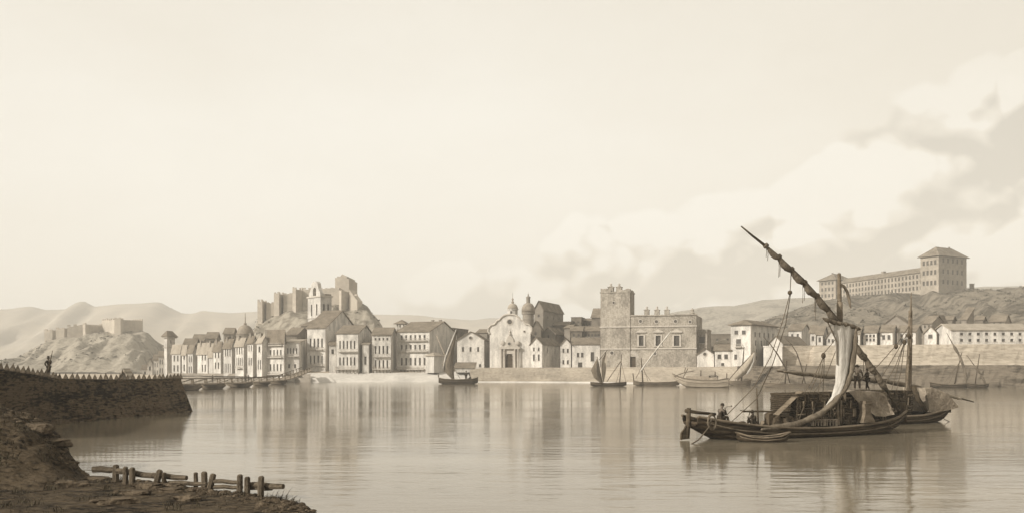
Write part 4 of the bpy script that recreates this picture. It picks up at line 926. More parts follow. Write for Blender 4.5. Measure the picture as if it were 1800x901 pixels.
def person(label, loc, rz, pose, sc=1.0, hat='cap', coat='cloth_dark', legs_m='cloth_brown', hat_m='cloth_dark', group=None, name='person', skirt=.14, fingers=True):
    """pose: dict of joints in metres, facing +x"""
    J = {k: V(v) for k, v in pose.items()}
    t = thing(name, label, 'person', loc, rz, group); t.scale = (sc, sc, sc)
    fw = V((1, 0, 0))
    nd, ed, ix = [], [], {}
    def add(k, p, r, par=None):
        ix[k] = len(nd); nd.append((V(p), r))
        if par: ed.append((ix[par], ix[k]))
    add('pelvis', J['pelvis'], .125); add('waist', J['pelvis'].lerp(J['chest'], .5), .115, 'pelvis'); add('chest', J['chest'], .135, 'waist')
    add('neck', J['neck'], .055, 'chest'); hd = J['head'] - J['neck']
    add('jaw', J['neck'] + hd * .55 + fw * .012, .075, 'neck'); add('brow', J['head'], .092, 'jaw'); add('crown', J['head'] + hd.normalized() * .085, .07, 'brow')
    for s in 'LR':
        add('sh' + s, J['sh' + s], .07, 'chest'); add('el' + s, J['el' + s], .046, 'sh' + s); add('wr' + s, J['wr' + s], .03, 'el' + s)
        d = (J['wr' + s] - J['el' + s]).normalized(); add('pa' + s, J['wr' + s] + d * .06, .036, 'wr' + s)
        add('hip' + s, J['hip' + s], .09, 'pelvis'); add('kn' + s, J['kn' + s], .062, 'hip' + s); add('an' + s, J['an' + s], .042, 'kn' + s)
        add('toe' + s, J['toe' + s], .038, 'an' + s)
    vs, fs = skin_mesh(nd, ed)
    mb = MB().add(vs, fs, 0)
    hx = J['head']; up = hd.normalized()
    face = fw if 'face' not in J else J['face'].normalized(); lat = up.cross(face).normalized()
    for q in (-1, 1):                      # eyes and ears
        mb.lathe([(.004, -.011), (.012, 0), (.004, .011)], hx + face * .088 + lat * q * .034 + up * .0, 6, 1)
        mb.lathe([(.006, -.03), (.02, 0), (.006, .03)], hx + lat * q * .092 - up * .01, 6, 0)
    mb.add([hx + face * .085 + up * .005, hx + face * .088 - up * .04 + lat * .018, hx + face * .088 - up * .04 - lat * .018, hx + face * .125 - up * .034], [(0, 1, 3), (0, 3, 2), (1, 2, 3)], 0)
    mb.box(-.004, .004, -.022, .022, -.006, .006, 1, Matrix.Translation(hx + face * .083 - up * .062) @ Matrix.Rotation(math.atan2(face.y, face.x), 4, 'Z'))
    for s in 'LR':                         # four fingers and a thumb, curled
        if not fingers: break
        d = (J['wr' + s] - J['el' + s]).normalized(); pb = J['wr' + s] + d * .07
        a = d.cross(V((0, 0, 1))); a = a.normalized() if a.length > .1 else V((0, 1, 0)); b = a.cross(d)
        for i, ln in enumerate((.07, .08, .075, .058)):
            o_ = pb + a * (i - 1.5) * .018
            mb.tube([o_, o_ + d * ln * .55, o_ + d * ln * .85 - b * ln * .35, o_ + d * ln * .8 - b * ln * .6], [.0095, .009, .0085, .006], 5, 0)
        o_ = J['wr' + s] + d * .03; mb.tube([o_, o_ + a * .04 + d * .02, o_ + a * .045 + d * .055], [.011, .01, .007], 5, 0)
    part(mb, 'body', ['skin', 'cloth_dark'], t, True)
    # coat: torso, sleeves; breeches: hips and thighs
    nd, ed, ix = [], [], {}
    add('pelvis', J['pelvis'], .155); add('waist', J['pelvis'].lerp(J['chest'], .5), .14, 'pelvis'); add('chest', J['chest'], .165, 'waist'); add('neck', J['chest'].lerp(J['neck'], .75), .085, 'chest')
    for s in 'LR':
        add('sh' + s, J['sh' + s], .088, 'chest'); add('el' + s, J['el' + s], .062, 'sh' + s); add('wr' + s, J['el' + s].lerp(J['wr' + s], .88), .048, 'el' + s)
    vs, fs = skin_mesh(nd, ed); part(MB().add(vs, fs), 'coat', coat, t, True)
    nd, ed, ix = [], [], {}
    add('pelvis', J['pelvis'] - V((0, 0, .02)), .145)
    for s in 'LR':
        add('hip' + s, J['hip' + s], .115, 'pelvis'); add('kn' + s, J['kn' + s], .082, 'hip' + s); add('ca' + s, J['kn' + s].lerp(J['an' + s], .8), .066, 'kn' + s)
    vs, fs = skin_mesh(nd, ed); part(MB().add(vs, fs), 'breeches', legs_m, t, True)
    hz = hx + up * .055; R_ = up.to_track_quat('Z', 'Y').to_matrix().to_4x4()
    if hat == 'brim': hm = MB().lathe([(.20, -.012), (.205, .012), (.10, .02), (.085, .11), (.03, .125)], seg=12)
    elif hat == 'tall': hm = MB().lathe([(.15, -.012), (.15, .01), (.09, .02), (.085, .17), (.03, .18)], seg=12)
    else: hm = MB().lathe([(.105, -.03), (.108, .01), (.095, .07), (.06, .11), (.02, .125)], seg=12)
    part(hm.xf(Matrix.Translation(hz) @ R_), 'hat', hat_m, t, True)
    return t
STAND = dict(pelvis=(0, 0, .93), chest=(.01, 0, 1.28), neck=(.01, 0, 1.45), head=(.03, 0, 1.58), shL=(0, .18, 1.38), shR=(0, -.18, 1.38), elL=(-.02, .25, 1.10), elR=(-.02, -.25, 1.10),
             wrL=(.06, .24, .86), wrR=(.06, -.24, .86), hipL=(0, .10, .88), hipR=(0, -.10, .88), knL=(.03, .12, .48), knR=(.03, -.12, .48), anL=(0, .13, .08), anR=(0, -.13, .08), toeL=(.15, .15, .035), toeR=(.15, -.15, .035))
SIT = dict(pelvis=(0, 0, .12), chest=(.06, 0, .46), neck=(.09, 0, .63), head=(.13, 0, .76), shL=(.05, .18, .56), shR=(.05, -.18, .56), elL=(.20, .22, .33), elR=(.20, -.22, .33), wrL=(.42, .12, .36), wrR=(.42, -.12, .36),
           hipL=(.04, .10, .12), hipR=(.04, -.10, .12), knL=(.46, .13, .17), knR=(.46, -.13, .17), anL=(.50, .13, -.26), anR=(.50, -.13, -.26), toeL=(.64, .14, -.30), toeR=(.64, -.14, -.30))
WALK = dict(STAND, knL=(.16, .1, .50), anL=(.20, .11, .08), toeL=(.35, .12, .05), knR=(-.02, -.1, .48), anR=(-.24, -.11, .12), toeR=(-.12, -.12, .04), wrL=(-.10, .24, .88), wrR=(.2, -.22, .92))
def mk(base, **k): d = dict(base); d.update(k); return d

# ------------------------------------------------------------------ boats
class Boat:
    def __init__(s, name, label, pa, Da, pb, Db, cat='boat', group=None):
        A, B_ = G(pa, Da), G(pb, Db); s.A = A; d = B_ - A; s.L = d.length; s.u = d.normalized()
        s.rz = math.atan2(d.y, d.x); s.nv = V((-s.u.y, s.u.x, 0)); c = (A + B_) / 2; s.c = c
        s.t = thing(name, label, cat, (c.x, c.y, 0), s.rz, group)
        s.inv = Minv(V((c.x, c.y, 0)), s.rz)
    def w(s, px, py, off=0.0):             # world point over the boat's centre line (shifted `off` across it)
        A = s.A + s.nv * off; k = (px - 900) / F
        q = (k * A.y - A.x) / (s.u.x - k * s.u.y); p = A + s.u * q
        return V((p.x, p.y, zat(py, p.y)))
    def at(s, px, py, off=0.0): return s.inv @ s.w(px, py, off)
    def pts(s, l, off=0.0): return [s.at(p[0], p[1], p[2] if len(p) > 2 else off) for p in l]
    def hull(s, beam, gun, keel, mats='hull_dark', endw=(.25, .12), deck=.35, rail=.10, pe=2.6, n=36):
        """gun/keel: [(s in -1..1, z)]"""
        L = s.L; rows = []; inn = []
        for i in range(n + 1):
            q = -1 + 2 * i / n; x = q * L / 2
            e = endw[0] if q < 0 else endw[1]
            b = beam / 2 * (e + (1 - e) * (1 - abs(q) ** pe)); g = interp(gun, q); k = min(interp(keel, q), g - .15)
            rows.append([(x, -b, g), (x, -b * .97, lerp(k, g, .62)), (x, -b * .82, lerp(k, g, .22)), (x, -b * .45, k + .02), (x, 0, k), (x, b * .45, k + .02), (x, b * .82, lerp(k, g, .22)), (x, b * .97, lerp(k, g, .62)), (x, b, g)])
            bi = max(.03, b - .12); dz = max(k + .1, g - deck)
            inn.append([(x, b, g), (x, bi, g - .003), (x, bi * .98, dz), (x, 0, dz + .05), (x, -bi * .98, dz), (x, -bi, g - .003), (x, -b, g)])
        mb = MB()
        for R_ in (rows, inn):
            m = len(R_[0]); mb.add([p for r in R_ for p in r], [(i * m + j, i * m + j + 1, (i + 1) * m + j + 1, (i + 1) * m + j) for i in range(n) for j in range(m - 1)])
        for i in (0, n):
            c = rows[i] + inn[i][1:-1]; mb.add(c, [tuple(range(len(c)))])
        h = part(mb, 'hull', mats, s.t)
        rl = MB()
        for sg in (-1, 1):
            rl.tube([(r[0][0], sg * abs(r[0][1]) + sg * .03, r[0][2]) for r in rows], rail, 6)
            rl.tube([(r[0][0], sg * (abs(r[1][1]) + .02), lerp(r[4][2], r[0][2], .66)) for r in rows[1:-1]], rail * .55, 5)
        part(rl, 'gunwale', 'timber_mid' if mats != 'hull_grey' else 'hull_mid', s.t)
        s.beam = beam; return h
    def spar(s, name, l, r, mats='timber_dark', off=0.0, parent=None, seg=8):
        return part(MB().tube(s.pts(l, off), r, seg), name, mats, parent or s.t, True)
    def lines(s, name, ls, r=.03, off=0.0, mats='rope', parent=None):
        for l in ls:
            o = part(MB().tube(s.pts(l, off), r, 5), name, mats, parent or s.t)
        return o
    def sheet(s, name, left, right, billow=.3, mats='sail_mid', off=0.0, n=8, parent=None, off2=None):
        a, b = s.pts(left, off), s.pts(right, off if off2 is None else off2)
        def along(P_, t):
            q = t * (len(P_) - 1); i = min(int(q), len(P_) - 2); return P_[i].lerp(P_[i + 1], q - i)
        nv = (len(left) - 1) * 3
        front = MB(); th = .05
        for sg in (0, 1):
            def fn(u, v):
                p = along(a, v).lerp(along(b, v), u)
                return p + V((0, -billow * math.sin(math.pi * u) * math.sin(math.pi * (.15 + .7 * v)) + sg * th + .06 * math.sin(u * 17 + v * 4), 0))
            front.grid(fn, n, nv)
        return part(front, name, mats, parent or s.t, True)
    def furled(s, name, l, ties, r0, rmax, mats='sail_dark', off=0.0, sag=.14, parent=None):
        """sail rolled along a spar: bulges between the ties (fractions of its length)"""
        p = s.pts(l, off); out, rr = [], []; N = 90
        seglen = [(p[i + 1] - p[i]).length for i in range(len(p) - 1)]; T = sum(seglen)
        for i in range(N + 1):
            t = i / N; q = t * T; k = 0
            while k < len(seglen) - 1 and q > seglen[k]: q -= seglen[k]; k += 1
            pt = p[k].lerp(p[k + 1], min(1, q / seglen[k]))
            ph = 0
            for a_, b_ in zip(ties, ties[1:]):
                if a_ <= t <= b_: ph = math.sin(math.pi * (t - a_) / (b_ - a_)) ** .7
            ends = min(1, t * 8, (1 - t) * 8 + .15)
            out.append(pt + V((0, 0, -sag * (.3 + .9 * ph) * ends))); rr.append((r0 + (rmax - r0) * ph * (.85 + .3 * noise.noise(V((i * .3, 2, 1))))) * (.4 + .6 * ends))
        m_ = MB().tube(out, rr, 16)
        for i in range(len(out)):              # creases running along the roll, gathered at the ties
            for k in range(16):
                q = m_.v[i * 16 + k]; d_ = q - out[i]
                m_.v[i * 16 + k] = out[i] + d_ * (1 + .22 * noise.noise(V((k * 1.3, i * .11, 3.7))) + .16 * noise.noise(V((k * .6, i * .5, 9))))
        return part(m_, name, mats, parent or s.t, True)

# main barge in the foreground
mbt = Boat('cargo_barge', 'large dark cargo barge with furled sail on a long slanting yard, nearest to the viewer', 1213, 62, 1589, 71, 'boat', 'cargo barges')
mbt.hull(4.4, [(-1, 1.66), (-.8, 1.28), (-.55, .95), (-.3, .74), (0, .66), (.35, .76), (.62, .94), (.82, 1.16), (1, 1.62)], [(-1, .95), (-.93, .62), (-.8, .02), (-.7, -.3), (-.4, -.5), (.5, -.5), (.7, -.25), (.8, .02), (.93, .55), (1, .95)], endw=(.42, .10), deck=.38)
mbt.spar('stem_post', [(1589, 742), (1588.5, 722), (1587.5, 706)], [.2, .24, .22])
mbt.spar('rudder_post', [(1208, 770), (1209.5, 745), (1211, 716)], [.16, .17, .15])
rd = mbt.pts([(1209, 770), (1196, 772), (1197, 760), (1203, 752), (1205, 747), (1209, 746)])
part(MB().prism([p + V((0, -.07, 0)) for p in rd], (0, .14, 0)), 'rudder', 'timber_dark', mbt.t)
mbt.spar('tiller', [(1205, 721), (1230, 724.5), (1258, 727)], [.13, .11, .09])
part(MB().tube(mbt.pts([(1208, 735), (1219, 736)]), .07, 5), 'rudder_hinge', 'iron_dark', mbt.t)
MT = [(1476, 750), (1476, 700), (1476, 600), (1475.5, 520), (1475, 480)]
mast = mbt.spar('mast', MT, [.24, .22, .19, .16, .13], 'timber_mid')
mbt.spar('mast_cap', [(1476, 568), (1476, 530)], [.23, .21], 'timber_mid', -.22, mast)
YL = [(1303, 398), (1322, 414), (1345, 432), (1370, 453), (1410, 491), (1440, 524), (1472, 563), (1505, 606), (1545, 660), (1566, 697), (1583, 728)]
OY = -.45
yard = mbt.spar('yard', YL, [.05, .08, .11, .13, .15, .16, .17, .16, .14, .12, .08], 'timber_dark', OY)
TIES = [(1345, 431), (1368, 450), (1390, 471.5), (1413, 494.5), (1435, 518), (1453, 541), (1474, 565)]
mbt.furled('furled_sail', TIES, [i / 6 for i in range(7)], .13, .26, 'sail_dark', OY - .12, .19)
mbt.furled('furled_sail', [(1502, 602), (1518, 624), (1533, 645), (1560, 684)], [0, .34, .62, 1], .13, .27, 'sail_dark', OY - .12, .16)
gk = MB()
for x, y in TIES[:-1] + [(1518, 624), (1533, 645)]:
    p = mbt.at(x, y, OY); d = (mbt.at(x + 8, y + 9, OY) - p).normalized()
    for k in range(3):
        q = p + d * (k - 1) * .07
        gk.lathe([(.20, -.03), (.22, 0), (.20, .03)], (0, 0, 0), 9)
        gk.v[-27:] = [Matrix.Translation(q + V((0, -.08, -.06))) @ d.to_track_quat('Z', 'Y').to_matrix().to_4x4() @ v_ for v_ in gk.v[-27:]]
part(gk, 'gasket', 'rope', yard)
dl = []
for x, y, h in ((1347, 435, 17), (1349.5, 437, 21), (1369, 453, 34), (1371, 455, 30), (1411, 500, 32), (1414, 502, 26), (1432, 522, 26), (1433.5, 524, 38)):
    dl.append([(x, y, OY), (x + .6, y + h * .5, OY), (x - .4, y + h, OY)])
mbt.lines('gasket_end', dl, .022)
mbt.sheet('sail', [(1466, 566), (1470, 598), (1471.5, 640), (1470, 672), (1463, 696), (1449, 716), (1424, 734)], [(1504, 575), (1501, 600), (1496, 640), (1486, 675), (1473, 698), (1453, 719), (1427, 736)], .3, 'sail_pale', -1.7)
mbt.furled('sail_edge', [(1505, 577), (1502.5, 612), (1496, 652), (1485, 682), (1467, 706), (1440, 728), (1400, 745), (1338, 754)], [0, .12, .26, .4, .55, .7, .86, 1], .17, .25, 'sail_dark', -1.95, 0)
mbt.furled('sail_edge', [(1446, 558), (1458, 562), (1470, 566), (1488, 568.5), (1502, 573), (1513, 578)], [0, .2, .36, .52, .68, .84, 1], .10, .18, 'sail_dark', -1.75, .05)
mbt.lines('sail_edge', [[(1453, 561), (1462, 580), (1471, 600), (1471.5, 640)]], .05, -1.75)
bl = part(MB().lathe([(.05, -.17), (.15, -.1), (.17, 0), (.15, .1), (.05, .17)], mbt.at(1388.5, 513.5, -.3), 10), 'pulley_block', 'timber_dark', mbt.t)
part(MB().lathe([(.05, -.24), (.15, -.14), (.17, 0), (.14, .12), (.05, .22)], mbt.at(1447.5, 624, -.6), 10), 'pulley_block', 'timber_dark', mbt.t)
mbt.lines('rope', [[(1391, 474, -.3), (1389, 510, -.3)], [(1388, 517, -.3), (1377, 560, -.3), (1355, 625, -.5), (1325, 680, -.8), (1278, 728, -1)], [(1389.5, 517, -.3), (1381, 570, -.3), (1358, 640, -.5), (1330, 700, -.8), (1285, 741, -1.1)]], .032)
mbt.lines('rope', [[(1471, 592, -.5), (1460, 606, -.5), (1448, 620, -.6)], [(1475, 600, -.3), (1452, 660, -.4), (1428, 692, -.5)], [(1446, 629, -.6), (1437, 660, -.8), (1418, 700, -1.2), (1405, 735, -1.6)], [(1447.5, 629, -.6), (1443, 665, -.8), (1436, 700, -1.2), (1425, 738, -1.6)], [(1449, 629, -.6), (1448, 665, -.7), (1446, 700, -1.1), (1444, 738, -1.6)], [(1446, 629, -.6), (1428, 668, -.4), (1404, 705, -.2)]], .028)
mbt.lines('rope', [[(1551, 668, -.5), (1556, 690, -.5), (1570, 728, -.8)], [(1518, 628, -.5), (1518, 652, -.5)]], .03)
pn = mbt.sheet('pennant', [(1477, 496), (1484, 500), (1490, 509), (1494, 524), (1495, 541)], [(1478, 503), (1483, 506), (1488, 514), (1492, 528), (1496, 541)], .1, 'sail_dark', -.3, 4)
# deck fittings
bt = mbt.pts([(1512, 742), (1516.5, 724), (1514.5, 709), (1526, 709), (1525, 724), (1534, 741)], -1.95)
part(MB().prism([p + V((0, -.3, 0)) for p in bt], (0, .6, 0)), 'bollard', 'timber_mid', mbt.t)
p0 = mbt.at(1520.5, 708.5, -1.95); part(MB().box(p0.x - .32, p0.x + .32, p0.y - .38, p0.y + .38, p0.z, p0.z + .22), 'bollard_cap', 'timber_mid', mbt.t)
for x in (1553, 1556): mbt.spar('bitt', [(x, 738), (x, 724)], .07, 'timber_pale', -1.2)
for x in (1472, 1478): mbt.spar('post', [(x, 745), (x, 702)], .09, 'timber_mid', -1.75)
rb = MB()
for i in range(9):
    x = 1428 + i * 5.2; rb.tube(mbt.pts([(x, 747.5), (x, 737)], -1.8), .05 if i % 4 else .12, 5)
rb.tube(mbt.pts([(1426, 737), (1472, 736.5)], -1.8), .05, 5); part(rb, 'rail', 'timber_pale', mbt.t)
mbt.lines('anchor_rope', [[(1251, 735, -1.6), (1246, 750, -1.9), (1228, 772, -2.3), (1205, 786, -3.2), (1179, 793, -4.2)]], .05)
mbt.lines('mooring_rope', [[(1556, 736, -1.3), (1566, 749, -1.7), (1585, 762, -2), (1612, 773, -1.6)]], .035)
coil = MB()
for k in range(4): coil.tube([mbt.at(1250, 742, -1.75) + V((.34 * math.cos(a), -.02 * k - .05, .5 * math.sin(a) + .1 - k * .03)) for a in [i * math.pi / 8 for i in range(17)]], .05, 5)
part(coil, 'rope_coil', 'rope', mbt.t)
mbt.spar('flagstaff', [(1333, 750), (1331.5, 715), (1330, 681)], [.07, .06, .03], 'timber_dark', -.2)
for x, y, k in ((1305, 745, 0), (1343, 744, 1), (1350, 741, 2)):
    p = mbt.at(x, y, -.3); part(MB().lathe([(.22, -.35), (.30, -.2), (.31, 0), (.24, .2), (.06, .24)], p, 10), 'sack', 'timber_mid', mbt.t, True)
part(MB().prism(mbt.pts([(1352, 727), (1358, 724), (1363, 738), (1372, 746), (1352, 748)], -1.2), (0, .5, 0)), 'winch', 'timber_dark', mbt.t)
mbt.lines('boom', [[(1305, 722, -1), (1340, 722, -.6), (1400, 724, -.6)]], .07, mats='timber_mid')
# heaped nets and spare sail by the sail's foot
def lump(b, l, off, depth, mats, name, label=None, cat=None, seed=0, amp=.12, parent=None, nx=26, ny=10):
    """a soft heap: top outline in photo pixels, given a real depth across the boat"""
    T = b.pts(l[0], off); Bt = b.pts(l[1], off)
    def along(P_, t):
        q = t * (len(P_) - 1); i = min(int(q), len(P_) - 2); return P_[i].lerp(P_[i + 1], q - i)
    mb = MB()
    def fn(u, v):                          # v: round the section, front foot -> top -> back foot
        top, bot = along(T, u), along(Bt, u); e = 1.0
        if v < .4: p = bot.lerp(top, v / .4); y = -depth / 2 * (1.0 - .10 * (v / .4) ** 3)
        elif v < .6: p = top.copy(); y = lerp(-depth / 2 * .9, depth / 2 * .9, (v - .4) / .2)
        else: p = top.lerp(bot, (v - .6) / .4); y = depth / 2 * (.9 + .1 * ((v - .6) / .4) ** 3)
        q = p + V((0, y, 0)); n_ = fbm(q.x * 1.7 + seed, q.y * 1.7, q.z * 1.7 + seed, 4)
        return q + V((n_ * amp * .6, n_ * amp, n_ * amp))
    mb.grid(fn, nx, ny * 3)
    m = nx + 1; k = ny * 3
    for i in (0, nx): mb.add([mb.v[j * m + i] for j in range(k + 1)], [tuple(range(k + 1))])
    if parent: return part(mb, name, mats, parent, True)
    M = Matrix.Translation(b.c - V((0, 0, b.c.z))) @ Matrix.Rotation(b.rz, 4, 'Z'); mb.xf(M)
    return tag(part(mb, name, mats, None, True), label, cat)
lump(mbt, ([(1356, 733), (1370, 727), (1384, 731), (1400, 735), (1425, 742)], [(1352, 748), (1370, 749), (1390, 749), (1408, 749), (1428, 749)]), -1.0, 1.0, 'hay_dark', 'net_heap', 'heap of dark nets on the deck left of the bundled cargo', 'nets', 3, .25)
plank = MB(); a, b_ = mbt.at(1369, 729, -1.3), mbt.at(1411, 688, -1.3); wv = V((0, .6, 0)); tv = V((.05, 0, .06))
plank.prism([a, a + wv, a + wv + tv, a + tv], b_ - a)
for i in range(1, 7): q = a.lerp(b_, i / 7) + tv; plank.tube([q + V((0, .05, .02)), q + wv * .9 + V((0, 0, .02))], .03, 5)
M_ = Matrix.Translation(V((mbt.c.x, mbt.c.y, 0))) @ Matrix.Rotation(mbt.rz, 4, 'Z')
tag(part(plank.xf(M_), 'gangplank', 'timber_mid'), 'worn plank leaning on the left end of the bundled cargo', 'plank')
# bundled cargo: courses of faggots laid in alternating directions
def bundles(b, px0, px1, ytop, ybot, off0, off1, label, seed):
    random.seed(seed); mb = MB(); y0 = min(off0, off1)
    A_ = b.at(px0, ybot, off0); B2_ = b.at(px1, ybot, off0); zt = b.at((px0 + px1) / 2, ytop, off0).z; zb = min(A_.z, B2_.z)
    x0, x1 = A_.x, B2_.x
    mb.box(x0 + .12, x1 - .12, off0 + .12, off1 - .12, zb, zt - .12)
    cs = .56; nz_ = max(3, int((zt - zb) / cs)); nx_ = max(2, int((x1 - x0) / cs))
    dz, dx = (zt - zb) / nz_, (x1 - x0) / nx_
    for f_ in (0, 1):
        for i in range(nx_):
            for k in range(nz_):
                cx, cz = x0 + (i + .5) * dx, zb + (k + .5) * dz; n_ = 4
                for q in range(n_):
                    o = (q - 1.5) * dz / n_; yy = (off0 + .05 if f_ == 0 else off1 - .05) + random.uniform(-.07, .07)
                    if (i + k) % 2: e = [(cx - dx * .55, yy, cz + o), (cx + dx * .55, yy + random.uniform(-.05, .05), cz + o + random.uniform(-.05, .05))]
                    else: e = [(cx + o * dx / dz, yy, cz - dz * .55), (cx + o * dx / dz + random.uniform(-.05, .05), yy + random.uniform(-.05, .05), cz + dz * .55)]
                    mb.tube(e, random.uniform(.05, .085), 5, int(random.random() < .3))
    for x_ in (x0, x1):
        for k in range(nz_ * 4):
            z = zb + (k + .5) * dz / 4; mb.tube([(x_ + random.uniform(-.06, .06), off0, z), (x_ + random.uniform(-.06, .06), off1, z)], random.uniform(.05, .08), 5)
    for k in range(int((off1 - off0) / .15)):
        y = off0 + .08 + k * .15; mb.tube([(x0, y, zt - .07 + random.uniform(-.05, .05)), ((x0 + x1) / 2, y, zt - .03 + random.uniform(-.05, .05)), (x1, y, zt - .07)], .075, 5)
    M = Matrix.Translation(V((b.c.x, b.c.y, 0))) @ Matrix.Rotation(b.rz, 4, 'Z'); mb.xf(M)
    tag(part(mb, 'cargo_stack', ['hay_dark', 'hay_light']), label, 'cargo'); return zt
CZ = bundles(mbt, 1403, 1556, 690, 742, -1.35, 1.5, 'tall dark stack of bundled brushwood on the nearest barge', 5)
def drape(b, l_top, l_bot, off, back, label, seed, over=.12):
    """tarpaulin: front sheet from the top edge down, then back across the top"""
    T = b.pts(l_top, off); Bt = b.pts(l_bot, off)
    def along(P_, t):
        q = t * (len(P_) - 1); i = min(int(q), len(P_) - 2); return P_[i].lerp(P_[i + 1], q - i)
    def fn(u, v):
        top, bot = along(T, u), along(Bt, u)
        if v < .6: p = bot.lerp(top, v / .6); y = -.35 * (1 - v / .6) ** 1.5
        else: p = top + V((0, 0, .04 * math.sin(u * 9))); y = (v - .6) / .4 * back
        f_ = fbm(u * 3 + seed, v * 3, seed, 4) * .16 + .09 * math.sin(u * 14 + v * 5 + seed) * max(0, 1 - abs(v - .3) * 2)
        return p + V((f_ * .4, y - over + f_ * (1 if v < .6 else .2), over * .8 + (f_ * .5 if v > .5 else 0)))
    mb = MB().grid(fn, 30, 30)
    M = Matrix.Translation(V((b.c.x, b.c.y, 0))) @ Matrix.Rotation(b.rz, 4, 'Z'); mb.xf(M)
    return tag(part(mb, 'tarpaulin', 'tarpaulin', None, True), label, 'tarpaulin')
drape(mbt, [(1490, 690), (1515, 688), (1540, 689), (1553, 694)], [(1514, 722), (1530, 732), (1545, 733), (1564, 729)], -1.5, 2.6, 'creased tarpaulin hanging over the right end of the nearest barge\'s brushwood stack', 2)

# second barge behind
b2 = Boat('cargo_barge', 'cargo barge with a tall bare mast and lowered yard, moored behind the nearest barge', 1396, 77, 1668, 85, 'boat', 'cargo barges')
b2.hull(4.4, [(-1, 1.5), (-.5, .8), (0, .7), (.4, .75), (.7, 1.05), (1, 1.6)], [(-1, .8), (-.8, 0), (-.5, -.5), (.5, -.5), (.72, -.1), (.84, .1), (1, .9)], endw=(.4, .10), mats='hull_dark')
b2.spar('stem_post', [(1668.5, 724), (1668.5, 713), (1668, 701)], [.17, .18, .17])
b2.spar('mast', [(1596, 735), (1597, 690), (1599, 620), (1600.5, 545)], [.28, .26, .22, .17], 'timber_mid')
b2.spar('topmast', [(1600.5, 556), (1601.5, 535), (1602, 513)], [.10, .07, .03], 'timber_mid', -.15)
b2.spar('yard', [(1366, 651), (1400, 655), (1465, 661), (1510, 664), (1555, 668), (1600, 677), (1650, 689), (1712, 705.5)], [.06, .14, .17, .17, .17, .16, .13, .05], 'timber_dark', .5)
b2.furled('furled_sail', [(1378, 652), (1420, 656.5), (1470, 661), (1520, 665), (1566, 670), (1610, 679), (1640, 687)], [0, .16, .33, .5, .66, .83, 1], .15, .24, 'sail_dark', .38, .04)
b2.furled('furled_sail', [(1648, 689), (1672, 695), (1690, 700)], [0, .5, 1], .10, .15, 'sail_mid', .4, .02)
for x, y in ((1575, 608), (1590, 601), (1598, 590)):
    part(MB().lathe([(.05, -.25), (.17, -.12), (.19, 0), (.16, .14), (.05, .25)], b2.at(x, y, -.4), 9), 'pulley_block', 'timber_dark', b2.t)
b2.lines('rope', [[(1598, 572), (1575, 606, -.4), (1545, 640, -.5), (1518, 664, -.6)], [(1598, 580), (1578, 615, -.4), (1560, 645, -.5), (1541, 676, -.6)], [(1599, 575), (1590, 600, -.4), (1575, 640, -.5), (1553, 680, -.7)], [(1589, 604, -.4), (1579, 640, -.5), (1567, 686, -.8)], [(1590, 604, -.4), (1584, 650, -.5), (1575, 690, -.8)], [(1601, 555, -.2), (1595, 620, -.4), (1590, 690, -.8)]], .035)
rg = []
for i in range(8):
    y = 606 + i * 9.5; rg.append([(1600, y, -.35), (1560 + i * .5 + (0 if i % 2 else 12), y + .5, -.55)])
b2.lines('ratline', rg[1:], .012)
bundles(b2, 1500, 1604, 686, 724, -1.4, 1.4, 'dark stack of bundled brushwood on the barge behind, beside its tall mast', 9)
lump(b2, ([(1606, 680), (1618, 680), (1630, 684), (1646, 690), (1659, 706)], [(1612, 722), (1622, 722), (1632, 721), (1648, 718), (1662, 714)]), 0, 2.8, 'tarpaulin', 'tarpaulin', 'tarpaulin stretched over a load at the right-hand end of the barge behind', 'tarpaulin', 8, .035)
b2.spar('tarpaulin_pole', [(1606, 678, -1.5), (1613, 700, -1.6), (1628, 722, -1.7)], [.2, .24, .2], 'hay_dark')
b2.lines('mooring_rope', [[(1654, 732, -1), (1664, 738, -1.2), (1680, 746, -1)]], .035)
# dinghy alongside
dg_ = Boat('dinghy', 'small open rowing boat lying alongside the nearest barge', 1295, 60.6, 1389, 60.4, 'rowing boat')
dg_.hull(1.5, [(-1, .62), (-.5, .36), (0, .30), (.6, .42), (1, .66)], [(-1, .2), (-.85, -.1), (0, -.2), (.75, -.1), (.92, .2), (1, .4)], 'hull_dark', (.3, .1), .25, .05, n=24)
for x in (1325, 1350): part(MB().box(-.12, .12, -.55, .55, -.03, .03).xf(Matrix.Translation(dg_.at(x, 768.5))), 'thwart', 'timber_mid', dg_.t)

# people on the barge
p = mbt.w(1266, 736.5, -.6)
pz = lambda b: b.rz
person('person in dark coat sitting at the stern of the nearest barge, smoking a pipe', (p.x, p.y, p.z - .05), mbt.rz + .05, mk(SIT, elR=(.22, -.24, .30), wrR=(.30, -.06, .58), elL=(.2, .24, .28), wrL=(.40, .05, .30), knL=(.42, .13, .22), knR=(.40, -.13, .20)), 1.3, 'cap')
pp = p + V((.5, -.05, .92)); tag(part(MB().tube([pp + V((-.12, 0, -.06)), pp, pp + V((.26, -.02, -.01))], .018, 5).lathe([(.02, -.03), (.045, 0), (.04, .08)], pp + V((.27, -.02, 0)), 8), 'tobacco_pipe', 'timber_dark'), 'small tobacco pipe held to the mouth of the person at the stern', 'pipe')
tb = MB().box(-.5, .55, -.35, .35, -.55, 0); o_ = tag(part(tb, 'stern_bench', 'timber_mid'), 'plain stern bench under the smoking person', 'bench'); o_.location = (p.x, p.y, p.z - .02); o_.rotation_euler = (0, 0, mbt.rz)
p = mbt.w(1326, 743, -.9)
